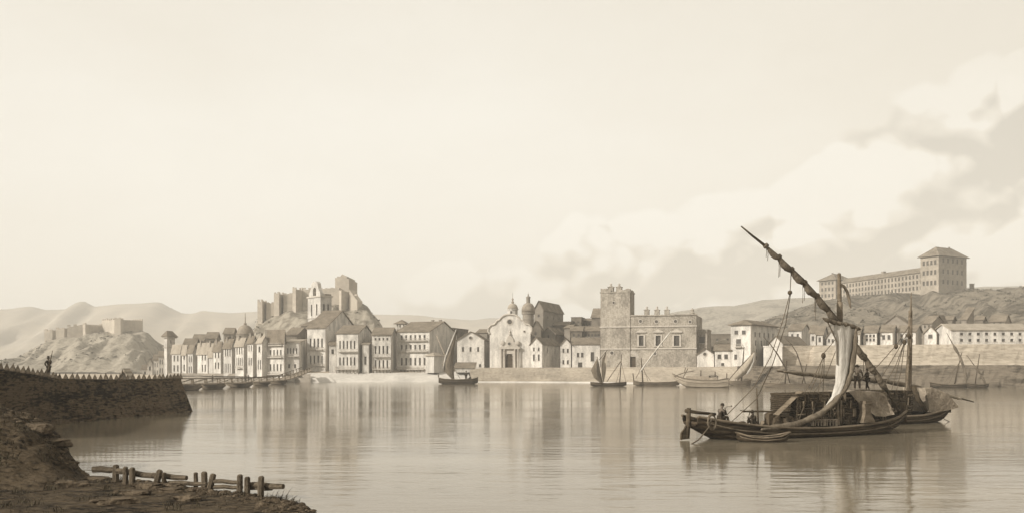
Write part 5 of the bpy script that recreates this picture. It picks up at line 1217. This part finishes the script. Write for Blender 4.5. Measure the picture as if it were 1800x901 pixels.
person('person in brown coat crouching on the deck beside the thin staff, holding a rod', (p.x, p.y, p.z - .16), mbt.rz + math.pi, mk(SIT, knL=(.34, .16, .36), knR=(.36, -.16, .36), anL=(.32, .16, -.02), anR=(.34, -.16, -.02), toeL=(.46, .17, -.05), toeR=(.48, -.17, -.05), elL=(.24, .22, .36), wrL=(.44, .08, .50), elR=(.24, -.22, .34), wrR=(.40, -.08, .46)), 1.2, 'cap', 'cloth_brown')
rodl = [mbt.w(1321, 724, -1.0), mbt.w(1311, 722, -1.1), mbt.w(1301, 720, -1.3)]
tag(part(MB().tube(rodl, .03, 5).tube([mbt.w(1318, 723.5, -1.0), mbt.w(1316, 731, -1.0)], .03, 5), 'rod', 'timber_dark'), 'short dark rod held out level by the crouching person', 'rod')
p = mbt.w(1507, 690, -.5); ZT = CZ + .12
person('person in broad hat and coat standing on the cargo, arms out, seen from behind', (p.x, p.y, ZT), mbt.rz + 1.2, mk(STAND, elL=(.06, .34, 1.16), wrL=(.22, .48, 1.0), elR=(.02, -.36, 1.14), wrR=(.16, -.42, .96), anL=(0, .17, .08), anR=(0, -.17, .08), toeL=(.14, .22, .035), toeR=(.14, -.22, .035), knL=(.02, .16, .48), knR=(.02, -.16, .48)), 1.16, 'brim', 'cloth_brown', 'cloth_dark', 'cloth_dark')
p = mbt.w(1525, 690, -.4)
person('shorter person in dark clothes standing on the cargo beside the hatted person', (p.x, p.y, ZT), mbt.rz + math.pi - .2, mk(WALK, elL=(.14, .22, 1.12), wrL=(.38, .16, 1.08), elR=(.12, -.22, 1.10), wrR=(.36, -.12, 1.04)), 1.0, 'cap', 'cloth_dark', 'cloth_dark')

# small craft along the far bank
sb = 'small sailing boats moored along the far bank'
def keel(b=-.35, a=.25): return [(-1, a), (-.8, -.05), (-.5, b), (.5, b), (.8, -.05), (1, a)]
B = Boat('sailing_boat', 'dark sailing boat with a drooping dark sail under the widest house', 771, 296, 840, 296, group=sb)
B.hull(3.4, [(-1, 2.1), (-.7, 1.7), (0, 1.5), (.7, 1.7), (1, 2.2)], keel(a=.5), 'hull_dark', (.2, .3), .6, .12)
B.spar('mast', [(796, 668), (785, 630), (767, 588)], [.30, .22, .12], 'timber_pale'); B.spar('yard', [(802, 578), (792, 604), (783, 627), (779, 648)], [.12, .24, .26, .2], 'sail_pale', -.3)
B.sheet('sail', [(801, 580), (789, 612), (781, 630), (777, 641), (783, 654), (796, 667)], [(803, 582), (799, 610), (797, 628), (797, 640), (798, 655), (799, 667)], .8, 'sail_dark', .2)
B.lines('rope', [[(795, 640), (809, 665)], [(770, 662), (771, 655)]], .07)
for i, (px, tp, lab) in enumerate(((819, 651, 'taller dark-coated person standing in the boat with the drooping dark sail'), (827.5, 657, 'shorter dark-coated person seated low in the boat with the drooping dark sail'))):
    q = B.w(px, 667, 0); person(lab, (q.x, q.y, 1.0), 1.0 + i * 2, STAND if i == 0 else SIT, (zat(tp, q.y) - 1.0) / (1.75 if i == 0 else .92), 'tall' if i == 0 else 'cap', fingers=False)
B.spar('stern_post', [(838.5, 672), (839.5, 661)], .2); B.spar('stem_post', [(772, 672), (771, 657)], .14)
B = Boat('sailing_boat', 'boat with one dark leaf-shaped sail and one pale sail under the palace tower', 1038, 257, 1101, 258, group=sb)
B.hull(2.8, [(-1, 1.2), (0, .85), (1, 1.25)], keel(), 'hull_dark', (.15, .2), .5, .1)
B.spar('mast', [(1059, 674), (1054, 650), (1049.5, 626)], [.2, .17, .1])
B.sheet('sail', [(1050, 628), (1043, 641), (1039, 650), (1044, 663), (1055, 672)], [(1050.5, 629), (1053.5, 641), (1055, 651), (1057, 663), (1058.5, 673)], .7, 'sail_dark', -.3)
B.sheet('sail', [(1065.5, 617), (1059, 630), (1057, 645), (1058, 660), (1060, 671)], [(1066, 618), (1066, 632), (1066, 645), (1064, 660), (1061, 671)], -.5, 'sail_mid', .4)
B.spar('yard', [(1053, 632), (1067, 615)], [.10, .07], off=.4)
B.spar('mast', [(1089, 674), (1091, 648), (1092.5, 622)], [.17, .14, .09])
B.lines('rope', [[(1092, 634), (1067, 670)], [(1092, 640), (1083, 672)], [(1092, 636), (1100, 670)], [(1091, 634), (1076, 655), (1066, 671)]], .06)
B = Boat('sailing_boat', 'open boat with a long slanting yard and pale furled sail below the palace gate', 1113, 266, 1194, 266, group=sb)
B.hull(3.0, [(-1, 1.6), (-.7, 1.1), (0, .95), (.6, 1.1), (1, 1.4)], keel(), 'hull_mid', (.15, .45), .5, .1)
B.spar('mast', [(1130, 672), (1128.5, 650), (1127, 628)], [.2, .18, .12]); B.spar('yard', [(1184, 575), (1160, 604), (1138, 632), (1118, 662)], [.06, .13, .16, .10], 'timber_pale', -.3)
B.furled('furled_sail', [(1180, 580), (1160, 605), (1140, 631), (1124, 654)], [0, .25, .5, .75, 1], .14, .27, 'sail_pale', -.4, .1)
B.spar('stern_post', [(1115, 674), (1112.5, 655)], .15); B.lines('rope', [[(1128, 640), (1134, 655), (1144, 669)], [(1128, 642), (1118, 664)], [(1128.5, 640), (1136, 660), (1139, 669)]], .06)
B = Boat('covered_boat', 'broad pale-hulled boat with a rounded awning and no mast right of the palace', 1182, 242, 1281, 238, group='boats')
B.t['group'] = 'covered boats'; del B.t['group']
B.hull(4.2, [(-1, 3.7), (-.85, 3.1), (-.6, 2.5), (0, 2.0), (.6, 2.0), (.9, 2.4), (1, 2.5)], [(-1, 2.8), (-.8, 1.4), (-.5, 0), (-.2, -.3), (.7, -.3), (1, -.1)], 'hull_grey', (.1, .75), .8, .14)
aw = MB(); a = B.at(1206, 666); b_ = B.at(1262, 667)
aw.grid(lambda u, v: V((lerp(a.x, b_.x, u), -1.7 * math.cos(math.pi * v), 1.7 + 1.35 * math.sin(math.pi * v) ** .6 + .06 * math.sin(u * 30))), 14, 10); part(aw, 'awning', 'tarpaulin', B.t, True)
part(MB().grid(lambda u, v: V((lerp(B.at(1246, 660).x, B.at(1263, 660).x, u), -1.6 + 1.6 * v, 2.2 + 1.2 * math.sin(math.pi * (.2 + .6 * u)) + .3 * fbm(u * 5, v * 5))), 10, 6), 'bundle', 'sail_dark', B.t, True)
for x, y0, y1 in ((1232, 661, 650), (1257, 661, 652), (1277.5, 667, 655)): B.spar('post', [(x, y0), (x, y1)], .13)
B.lines('oar', [[(1186, 660), (1203, 654), (1220, 651)], [(1200, 664), (1209, 647)], [(1203, 655), (1205, 645)]], .11, -1)
B.spar('rudder', [(1279, 683), (1280, 672), (1279, 664)], [.3, .32, .2])
B = Boat('sailing_boat', 'small boat with a pale triangular sail behind the covered boat, under the tall hipped house', 1281, 268, 1320, 268, group=sb)
B.hull(2.6, [(-1, 1.5), (0, 1.25), (.7, 1.5), (1, 1.7)], keel(), 'hull_mid', (.3, .2), .5, .1)
B.spar('mast', [(1303, 672), (1305.5, 640), (1308, 609)], [.24, .2, .14])
B.sheet('sail', [(1325, 618), (1310, 635), (1296, 650), (1283, 665)], [(1326, 619), (1325, 634), (1318, 650), (1300, 665)], .9, 'sail_mid', -.3)
B.sheet('sail_trim', [(1324.5, 620), (1323, 633), (1316, 648), (1312, 656)], [(1326.5, 619), (1326, 634), (1320, 650), (1313, 659)], .2, 'sail_pale', -.7, 3)
B.spar('yard', [(1280, 668), (1300, 645), (1326, 617)], [.15, .16, .08], off=-.2)
B = Boat('sailing_boat', 'low dark boat with two curved bare yards crossing behind the slack ropes', 1340, 241, 1432, 237, group=sb)
B.hull(2.8, [(-1, 1.4), (-.5, 1.0), (0, .9), (.7, 1.0), (1, 1.2)], keel(), 'hull_mid', (.12, .4), .5, .1)
B.spar('mast', [(1380, 674), (1381.5, 654), (1383, 633)], [.2, .18, .14]); B.spar('yard', [(1342, 591), (1354, 604), (1367, 622), (1381, 646), (1389, 673)], [.06, .12, .18, .18, .1])
B.spar('yard', [(1381, 594), (1391, 604), (1400, 618), (1408, 641), (1416, 675)], [.05, .1, .14, .16, .12]); B.spar('mast', [(1410, 674), (1414, 656), (1418.5, 639)], [.17, .14, .1])
B.lines('rope', [[(1382, 650), (1367, 672)], [(1382, 650), (1371, 673)], [(1383, 645), (1387, 672)]], .055)
q = B.w(1353, 672); person('person sitting low at the left end of the boat with two curved yards', (q.x, q.y, .55), 0, SIT, 1.3, 'brim', fingers=False)
B = Boat('sailing_boat', 'dark boat with a thick curved furled yard near the right edge of the river bank', 1635, 236, 1704, 235, group=sb)
B.hull(2.8, [(-1, 1.5), (-.5, 1.0), (0, .85), (.7, 1.0), (1, 1.3)], keel(), 'hull_dark', (.12, .4), .5, .1)
B.spar('mast', [(1678, 674), (1684, 646), (1690.5, 619)], [.17, .14, .1]); B.spar('yard', [(1664, 584), (1676, 606), (1688, 627), (1696, 650), (1699, 674)], [.06, .16, .2, .22, .14])
B.furled('furled_sail', [(1674, 602), (1688, 627), (1696, 650), (1699, 672)], [0, .3, .65, 1], .2, .40, 'sail_dark', -.2, .05)
B.lines('rope', [[(1688, 634), (1660, 672)], [(1687, 636), (1668, 673)], [(1688, 640), (1680, 672)]], .055)
B = Boat('sailing_boat', 'dark boat with one thin slanting yard, rightmost of the moored boats', 1700, 233, 1737, 233, group=sb)
B.hull(2.4, [(-1, 1.3), (0, .9), (1, 1.2)], keel(), 'hull_dark', (.2, .3), .5, .1)
B.spar('mast', [(1714, 675), (1718, 648), (1722, 621)], [.16, .13, .09]); B.spar('yard', [(1699, 623), (1714, 643), (1724, 657), (1734, 676)], [.05, .13, .18, .12])
B.furled('furled_sail', [(1712, 641), (1724, 657), (1733, 674)], [0, .5, 1], .14, .32, 'sail_dark', -.15, .05)
# shadows of a second row of low boats drawn up on the bank, far right
# ------------------------------------------------------------------ bridge of boats
def bridge():
    path = [(230, 676, 184), (300, 673.6, 203), (350, 672.6, 215), (395, 671.6, 232), (430, 670.6, 250), (470, 668, 270), (500, 664.5, 290), (520, 657.5, 310), (540, 649.5, 338)]
    C_ = [P(*q) for q in path]
    t = thing('pontoon_bridge', 'low timber bridge of boats with slim handrails between dark river wall and tall houses', 'bridge', (C_[2].x, C_[2].y, 0))
    o0 = V((C_[2].x, C_[2].y, 0)); C_ = [c - o0 for c in C_]
    dirs = [(C_[min(i + 1, len(C_) - 1)] - C_[max(i - 1, 0)]).normalized() for i in range(len(C_))]
    side = [V((d.y, -d.x, 0)).normalized() * 2.0 for d in dirs]
    dk = MB()
    for i in range(len(C_) - 1):
        a, b, s1, s2 = C_[i], C_[i + 1], side[i], side[i + 1]; z = V((0, 0, -.35))
        dk.add([a - s1, a + s1, b + s2, b - s2, a - s1 + z, a + s1 + z, b + s2 + z, b - s2 + z], [(0, 1, 2, 3), (7, 6, 5, 4), (0, 4, 5, 1), (1, 5, 6, 2), (2, 6, 7, 3), (3, 7, 4, 0)])
    part(dk, 'deck', 'timber_pale', t)
    for sg in (-1, 1):
        r = MB(); L_ = [c + s * sg * .96 for c, s in zip(C_, side)]
        r.tube([p + V((0, 0, 1.15)) for p in L_], .11, 5)
        pr = None; cnt = 0
        for i in range(len(L_) - 1):
            n_ = max(1, int((L_[i + 1] - L_[i]).length / 6))
            for k in range(n_):
                p = L_[i].lerp(L_[i + 1], k / n_); r.box(p.x - .12, p.x + .12, p.y - .12, p.y + .12, p.z, p.z + 1.25)
                if pr is not None: r.tube([pr + V((0, 0, .1)), p + V((0, 0, 1.05))], .06, 4)
                pr = p
        part(r, 'handrail', 'timber_mid', t)
    for px, D in ((332, 209), (373.5, 223), (421.5, 246), (459, 268), (488, 287)):
        b = Boat.__new__(Boat); c = G(px, D); hw = (23 if px < 440 else 16) * D / F
        b.L = 2 * hw; b.u = V((1, 0, 0)); b.rz = 0; b.c = c
        sub = bpy.data.objects.new('pontoon', None)
        # each pontoon is one hull mesh
        rows = []; n = 20; mb = MB()
        for i in range(n + 1):
            q = -1 + 2 * i / n; e = 1 - abs(q) ** 3 * .75; bb = 1.5 * e
            g = 1.15 + .35 * abs(q) ** 2; k = -.3 + (1.0) * max(0, abs(q) - .55) / .45
            x = q * hw
            rows.append([(x, -bb, g), (x, -bb * .85, lerp(k, g, .3)), (x, -bb * .4, k), (x, bb * .4, k), (x, bb * .85, lerp(k, g, .3)), (x, bb, g), (x, bb * .85, g), (x, bb * .8, g - .4), (x, -bb * .8, g - .4), (x, -bb * .85, g)])
        m = 10
        mb.add([p for r in rows for p in r], [(i * m + j, i * m + (j + 1) % m, (i + 1) * m + (j + 1) % m, (i + 1) * m + j) for i in range(n) for j in range(m)] + [tuple(range(m)), tuple(range(n * m, n * m + m))])
        bpy.data.objects.remove(sub)
        part(mb.xf(Matrix.Translation(c - o0)), 'pontoon', 'hull_mid', t)
    # stone ramp at the town end
    rp = MB(); a, b = P(488, 669, 328), P(548, 650, 353)
    rp.prism([(a.x - 3, a.y, -1), (b.x, b.y - 3, -1), (b.x, b.y - 3, 4.6), (a.x, a.y, 1.2), (a.x - 3, a.y, .3)], (0, 6, 0))
    tag(part(rp, 'bridge_ramp', 'quay_pale'), 'pale stone ramp rising from the bridge of boats to the foot of the tallest house', 'ramp')
    for px, py, D, rz, lab, ps in ((373.5, 671.5, 226, .9, 'lone dark figure walking on the bridge of boats, left of the others', WALK), (431, 670, 250, 1.2, 'left figure of the pair standing together on the bridge of boats', STAND), (437, 669.6, 254, -2, 'right figure of the pair standing together on the bridge of boats', WALK)):
        q = P(px, py, D); person(lab, (q.x, q.y, interp([(p_[2], P(*p_).z) for p_ in path], D)), rz, ps, 1.15, 'tall' if px < 400 else 'brim', 'cloth_brown', fingers=False)
bridge()

# ------------------------------------------------------------------ dark riverside wall at left
def dark_wall():
    bot = [(342, 722), (300, 726.5), (250, 730.5), (200, 735), (150, 740), (100, 745), (40, 753), (-40, 764), (-160, 780)]
    top = [(317, 663.5), (280, 665), (235, 665.5), (190, 666), (145, 665.5), (100, 664.5), (62, 658), (0, 648), (-100, 632)]
    Bt = [G(p, WD(y), -.6) for p, y in bot]; Tp = [P(a[0], a[1], WD(b[1]) + 1.3) for a, b in zip(top, bot)]
    o0 = V((Bt[4].x, Bt[4].y, 0))
    t = thing('river_wall', 'long dark rough stone river wall topped by small pointed stones, at left', 'wall', o0)
    def al(P_, u):
        q = u * (len(P_) - 1); i = min(int(q), len(P_) - 2); return P_[i].lerp(P_[i + 1], q - i)
    def fn(u, v):
        p = al(Bt, u).lerp(al(Tp, u), v)
        row_ = math.floor(v * 14); n_ = fbm(u * 60, row_ * 3.1 + v * 3, 1, 4) * .30 + fbm(u * 14, v * 2, 6, 3) * .30 + (.10 if noise.noise(V((math.floor(u * 75 + (row_ % 2) * .5) * 1.7, row_ * 2.3, 5))) > .1 else 0)
        k = 0 if v > .985 else 1
        return p - o0 + V((n_ * .3, -n_ * k, n_ * .15 * k))
    mb = MB().grid(fn, 260, 56)
    # end face, coping and back
    e0, e1 = Bt[0] - o0, Tp[0] - o0; bk = V((-1.8, 4.5, 0))
    mb.add([e0, e0 + bk, e1 + bk * .7, e1], [(0, 1, 2, 3)])
    tp = [p - o0 for p in Tp]; n_ = len(tp)
    mb.add(tp + [p + V((-1.0, 3.0, 0)) for p in tp], [(i, i + 1, n_ + i + 1, n_ + i) for i in range(n_ - 1)])
    mb.add([p + V((-1.0, 3.0, 0)) for p in tp] + [V((p.x - 1.6, p.y + 4.5, -.6)) for p in tp], [(i, i + 1, n_ + i + 1, n_ + i) for i in range(n_ - 1)])
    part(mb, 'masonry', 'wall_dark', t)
    # pointed coping stones
    random.seed(3)
    mesh = MB().add([(-.19, -.16, -.05), (.19, -.16, -.05), (.19, .16, -.05), (-.19, .16, -.05), (-.17, -.14, .10), (.17, -.14, .10), (.17, .14, .10), (-.17, .14, .10), (0.02, 0, .52)],
                    [(3, 2, 1, 0), (0, 1, 5, 4), (1, 2, 6, 5), (2, 3, 7, 6), (3, 0, 4, 7), (4, 5, 8), (5, 6, 8), (6, 7, 8), (7, 4, 8)]).mesh('coping_stone', 'wall_coping')
    L_ = 0; pos = []; d = .15
    lens = [(tp[i + 1] - tp[i]).length for i in range(n_ - 1)]; total = sum(lens)
    while d < total and len(pos) < 60:
        q = d; i = 0
        while q > lens[i]: q -= lens[i]; i += 1
        pos.append(tp[i].lerp(tp[i + 1], q / lens[i])); d += 1.02 * random.uniform(.9, 1.1)
    for p in pos:
        o = link('coping_stone', mesh, t, p + V((0, .3, .02))); o.rotation_euler = (random.uniform(-.06, .06), random.uniform(-.08, .08), .3 + random.uniform(-.2, .2)); s = random.uniform(.95, 1.2); o.scale = (s, s, s * random.uniform(.9, 1.15))
    fl = MB().box(-.1, 0, 0, .1, 0, .1)
dark_wall()
def sentry():
    q = P(85.5, 664, 80.6)
    t = person('person in dark coat standing on the river wall, one hand on hip, with a musket', (q.x, q.y, q.z + .05), math.radians(150),
               mk(STAND, elL=(-.12, .40, 1.16), wrL=(.02, .22, .98), elR=(.10, -.26, 1.14), wrR=(.24, -.14, 1.18), anL=(0, .07, .08), anR=(0, -.07, .08), knL=(.02, .08, .48), knR=(.02, -.08, .48), toeL=(.14, .1, .035), toeR=(.14, -.1, .035)), 1.1, 'tall', 'cloth_dark', 'cloth_brown')
    a, b_ = P(85, 650, 80.2), P(92.5, 615, 80.2)
    tag(part(MB().tube([a, a.lerp(b_, .35), b_], [.075, .05, .022], 6), 'musket', 'timber_dark'), 'long musket held upright on the shoulder of the person on the river wall', 'gun')
sentry()
house('shed', 'low gabled shed roof just showing over the river wall', 209, 225, 235, 120, 664, 1.0, zb=.5, depth=5, roof='front', wall='plaster_grey', tiles='roof_pale')

# ------------------------------------------------------------------ near bank, fence, stones, grass
BK = [(-60, 720, 46), (60, 770, 44), (120, 812, 42.5), (152, 850, 40), (200, 851, 39.6), (300, 856, 38), (400, 871, 35.6), (470, 880, 34), (536, 886.5, 32.6), (556, 905, 30.6), (500, 960, 25), (200, 1050, 20), (-400, 1200, 14)]
EDGE = [G(a, c) for a, b, c in BK]
def edge_dist(x, y):
    best = 1e9; sgn = 1; p = V((x, y, 0)); inside = False; n_ = len(EDGE)
    poly = EDGE + [V((-60, 10, 0)), V((-60, 60, 0))]
    for i in range(len(poly)):
        a, b = poly[i], poly[(i + 1) % len(poly)]
        if i < n_ - 1:
            d = b - a; t = max(0, min(1, (p - a).dot(d) / d.length_squared)); best = min(best, (p - a - d * t).length)
        if (a.y > y) != (b.y > y) and x < (b.x - a.x) * (y - a.y) / (b.y - a.y) + a.x: inside = not inside
    return best if inside else -best
MP = [(-40, 3.4), (-26, 3.1), (-24.0, 2.75), (-22.8, 2.35), (-21.8, 1.75), (-20.9, .95), (-20.3, .4), (-19.8, 0)]
def bank_z(x, y):
    d = edge_dist(x, y)
    if d < 0: return max(-.7, d * .5)
    z = .15 * (1 - math.exp(-d / .5)) + .012 * min(d, 8)
    m_ = interp(MP, x + (y - 42) * .42 if y < 42 else x) * sstep(33.5, 40, y) * (1 if y < 44 else max(0, 1 - (y - 44) / 3))
    return max(z, m_) + (.05 * fbm(x * .9, y * .9, 1, 5) + .07 * abs(fbm(x * .45, y * .45, 8, 4)) + (.28 * fbm(x * 1.1, y * 1.1, 3, 5) * min(1, m_))) * min(1, d * 1.5)
def bank():
    x0, x1, y0, y1 = -46, -2, 13, 50; nx, ny = 220, 185; mb = MB(); vs = []
    for j in range(ny + 1):
        for i in range(nx + 1):
            x, y = lerp(x0, x1, i / nx), lerp(y0, y1, j / ny); vs.append(V((x, y, bank_z(x, y))))
    fs = []
    for j in range(ny):
        for i in range(nx):
            q = (j * (nx + 1) + i, j * (nx + 1) + i + 1, (j + 1) * (nx + 1) + i + 1, (j + 1) * (nx + 1) + i)
            if max(vs[k].z for k in q) > -.5: fs.append(q)
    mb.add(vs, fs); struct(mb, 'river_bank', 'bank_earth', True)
bank()
def gpt(px, D): v = G(px, D); return V((v.x, v.y, bank_z(v.x, v.y)))
def fence(label, posts, rails):
    o0 = gpt(*posts[0][:1], posts[0][4]); t = thing('broken_fence', label, 'fence', o0, 0, 'broken fences on the near bank')
    for x0, y0, x1, y1, D, wpx in posts:   # foot, head (photo px)
        a, b = P(x0, y0, D), P(x1, y1, D); r = wpx * D / F / 1.75; a.z = min(a.z, bank_z(a.x, a.y) - .12) if a.z > bank_z(a.x, a.y) - .12 else a.z
        mid = a.lerp(b, .55) + V((random.uniform(-.02, .02), 0, 0))
        part(MB().tube([a - o0, mid - o0, b - o0, b - o0 + (b - a).normalized() * r * .4], [r * 1.05, r, r * .95, r * .55], 7), 'post', 'weathered_wood', t)
    for x0, y0, x1, y1, D0, D1, wpx in rails:
        a, b = P(x0, y0, D0), P(x1, y1, D1); r = wpx * D0 / F / 1.8
        part(MB().tube([a - o0, a.lerp(b, .33) - o0 + V((0, 0, .02)), a.lerp(b, .66) - o0 - V((0, 0, .015)), b - o0], [r, r * 1.05, r, r * .85], 7), 'rail', 'weathered_rail', t)
random.seed(21)
fence('longer left stretch of broken post-and-rail fence with paired posts, at the water\'s edge', [(204, 852, 204, 818, 37.5, 10), (220.5, 857, 220.5, 821, 37.0, 8), (232, 857, 232.5, 823, 36.9, 9.5), (273, 853, 281, 827, 36.5, 10), (289, 852, 288.5, 831, 36.4, 7)],
      [(163, 824.5, 206, 825, 37.9, 37.9, 10), (206, 827, 272, 836, 37.4, 36.9, 9.5), (268, 835, 328, 839, 36.9, 36.3, 9)])
fence('right stretch of broken post-and-rail fence ending beside the grass tuft', [(344, 850, 344, 831, 36.2, 7), (359, 851, 359, 830, 36.0, 10), (367.5, 864, 375, 834, 35.4, 10), (421, 872, 422, 835, 34.9, 9.5), (435, 880, 435, 839, 34.2, 9.5), (459, 882, 459.5, 838, 33.8, 10)],
      [(296, 848, 363, 849.5, 36.5, 35.9, 7), (374, 845, 424, 847, 35.4, 35.0, 7), (376, 855, 426, 855.5, 35.4, 35.0, 6.5), (436, 851.5, 498, 854, 34.5, 33.6, 9.5), (436, 857.5, 478, 858.5, 34.5, 33.9, 5.5)])
def rocks():
    random.seed(31)
    for k, (px, py, D, rx, rz_) in enumerate(((262, 862, 35.2, .62, .16), (300, 866, 34.4, .55, .14), (232, 872, 33.6, .7, .16), (126, 858, 36.0, .7, .2), (170, 843, 38.6, .7, .1), (300, 858, 35.8, .45, .12), (330, 876, 32.2, .5, .14), (200, 884, 31.4, .8, .15), (64, 786, 40.8, .9, .25), (96, 800, 40.4, .7, .22))):
        q = gpt(px, D); mb = MB()
        def fn(u, v):
            th, ph = u * 2 * math.pi, (v - .5) * math.pi; d = V((math.cos(th) * math.cos(ph), math.sin(th) * math.cos(ph), math.sin(ph)))
            r = 1 + .35 * fbm(d.x * 1.3 + k * 7, d.y * 1.3, d.z * 1.3, 4); d = V((math.copysign(abs(d.x) ** .7, d.x), math.copysign(abs(d.y) ** .7, d.y), math.copysign(abs(d.z) ** .6, d.z)))
            return V((d.x * rx * r, d.y * rx * .6 * r, d.z * rz_ * r + rz_ * .2))
        mb.grid(fn, 16, 9); o = tag(part(mb, 'stone', 'bank_stone', None, False), 'flat rough brown stone half sunk in the near river bank', 'stone', 'flat stones on the near bank')
        o.location = q; o.rotation_euler = (0, 0, random.uniform(-.4, .4))
rocks()
def blade(mb, p, h, lean, az, w_):
    pts = [p + V((math.cos(az) * lean * t * t, math.sin(az) * lean * t * t, h * (t - .25 * lean / max(h, .01) * t * t))) for t in (0, .35, .7, 1)]
    s = V((-math.sin(az), math.cos(az), 0)) * w_ + V((w_ * .5, 0, 0)); ws = (1, .85, .5, .06)
    for i in range(3): mb.quad(pts[i] - s * ws[i], pts[i] + s * ws[i], pts[i + 1] + s * ws[i + 1], pts[i + 1] - s * ws[i + 1])
def tufts():
    random.seed(12); D0 = 33.0; o0 = gpt(500, D0); t = thing('grass_tuft', 'low tuft of long drooping grass blades at the right tip of the near bank', 'grass tuft', o0)
    mb = MB()
    for i in range(110):
        px = random.triangular(458, 534, 490); D = random.uniform(32.2, 33.6); p = gpt(px, D) - o0
        az = 0.0 if random.random() < .62 else math.pi; az += random.gauss(0, .7)
        blade(mb, p, random.uniform(.12, .40), random.uniform(.1, .5), az, .016)
    for px, h, ln in ((503, .62, .28), (495, .5, .15), (512, .4, .5), (520, .3, .6), (484, .45, .2), (519, .2, .6)):
        blade(mb, gpt(px, 32.9) - o0, h, ln, .2, .025)
    part(mb, 'leaves', 'grass_dry', t)
    g = MB(); random.seed(5)
    for i in range(14000):
        x, y = random.uniform(-27, -7), random.uniform(27, 45); d = edge_dist(x, y)
        if d < .15 or noise.noise(V((x * .5, y * .5, 3))) < -.05: continue
        z_ = bank_z(x, y); k_ = 2.2 if z_ > .9 else 1; blade(g, V((x, y, z_ - .02)), random.uniform(.04, .13) * k_, random.uniform(.05, .14) * k_, random.uniform(0, 6.28), .008 * k_)
    o = part(g, 'grass', 'grass_dry'); o['kind'] = 'stuff'
tufts()

def litter():
    random.seed(91); mb = MB()
    for i in range(520):                   # pebbles and clods along the water's edge
        k = random.randrange(1, 9); a, b = EDGE[k], EDGE[k + 1]; p = a.lerp(b, random.random())
        x, y = p.x - abs(random.gauss(0, .9)) - .05, p.y - random.uniform(0, 1.2); z = bank_z(x, y)
        if z < -.1: continue
        r = random.choice((.05, .07, .1, .16)) * random.uniform(.7, 1.3); q = V((x, y, z))
        mb.lathe([(r * .4, -r * .3), (r, 0), (r * .8, r * .35), (r * .25, r * .55)], q, 6, 0, random.uniform(.8, 1.5), random.uniform(.7, 1.2))
    o = part(mb, 'pebbles', 'bank_stone'); o['kind'] = 'stuff'
    g = MB()
    for i in range(46):                    # rank weeds among the stones and over the mound
        for _ in range(40):
            x, y = random.uniform(-26, -9), random.uniform(29, 43.5)
            if edge_dist(x, y) > .25: break
        for k in range(26):
            xx, yy = x + random.gauss(0, .16), y + random.gauss(0, .16)
            blade(g, V((xx, yy, bank_z(xx, yy) - .02)), random.uniform(.10, .34), random.uniform(.05, .26), random.uniform(0, 6.28), .014)
    o = part(g, 'weeds', 'grass_dry'); o['kind'] = 'stuff'
litter()
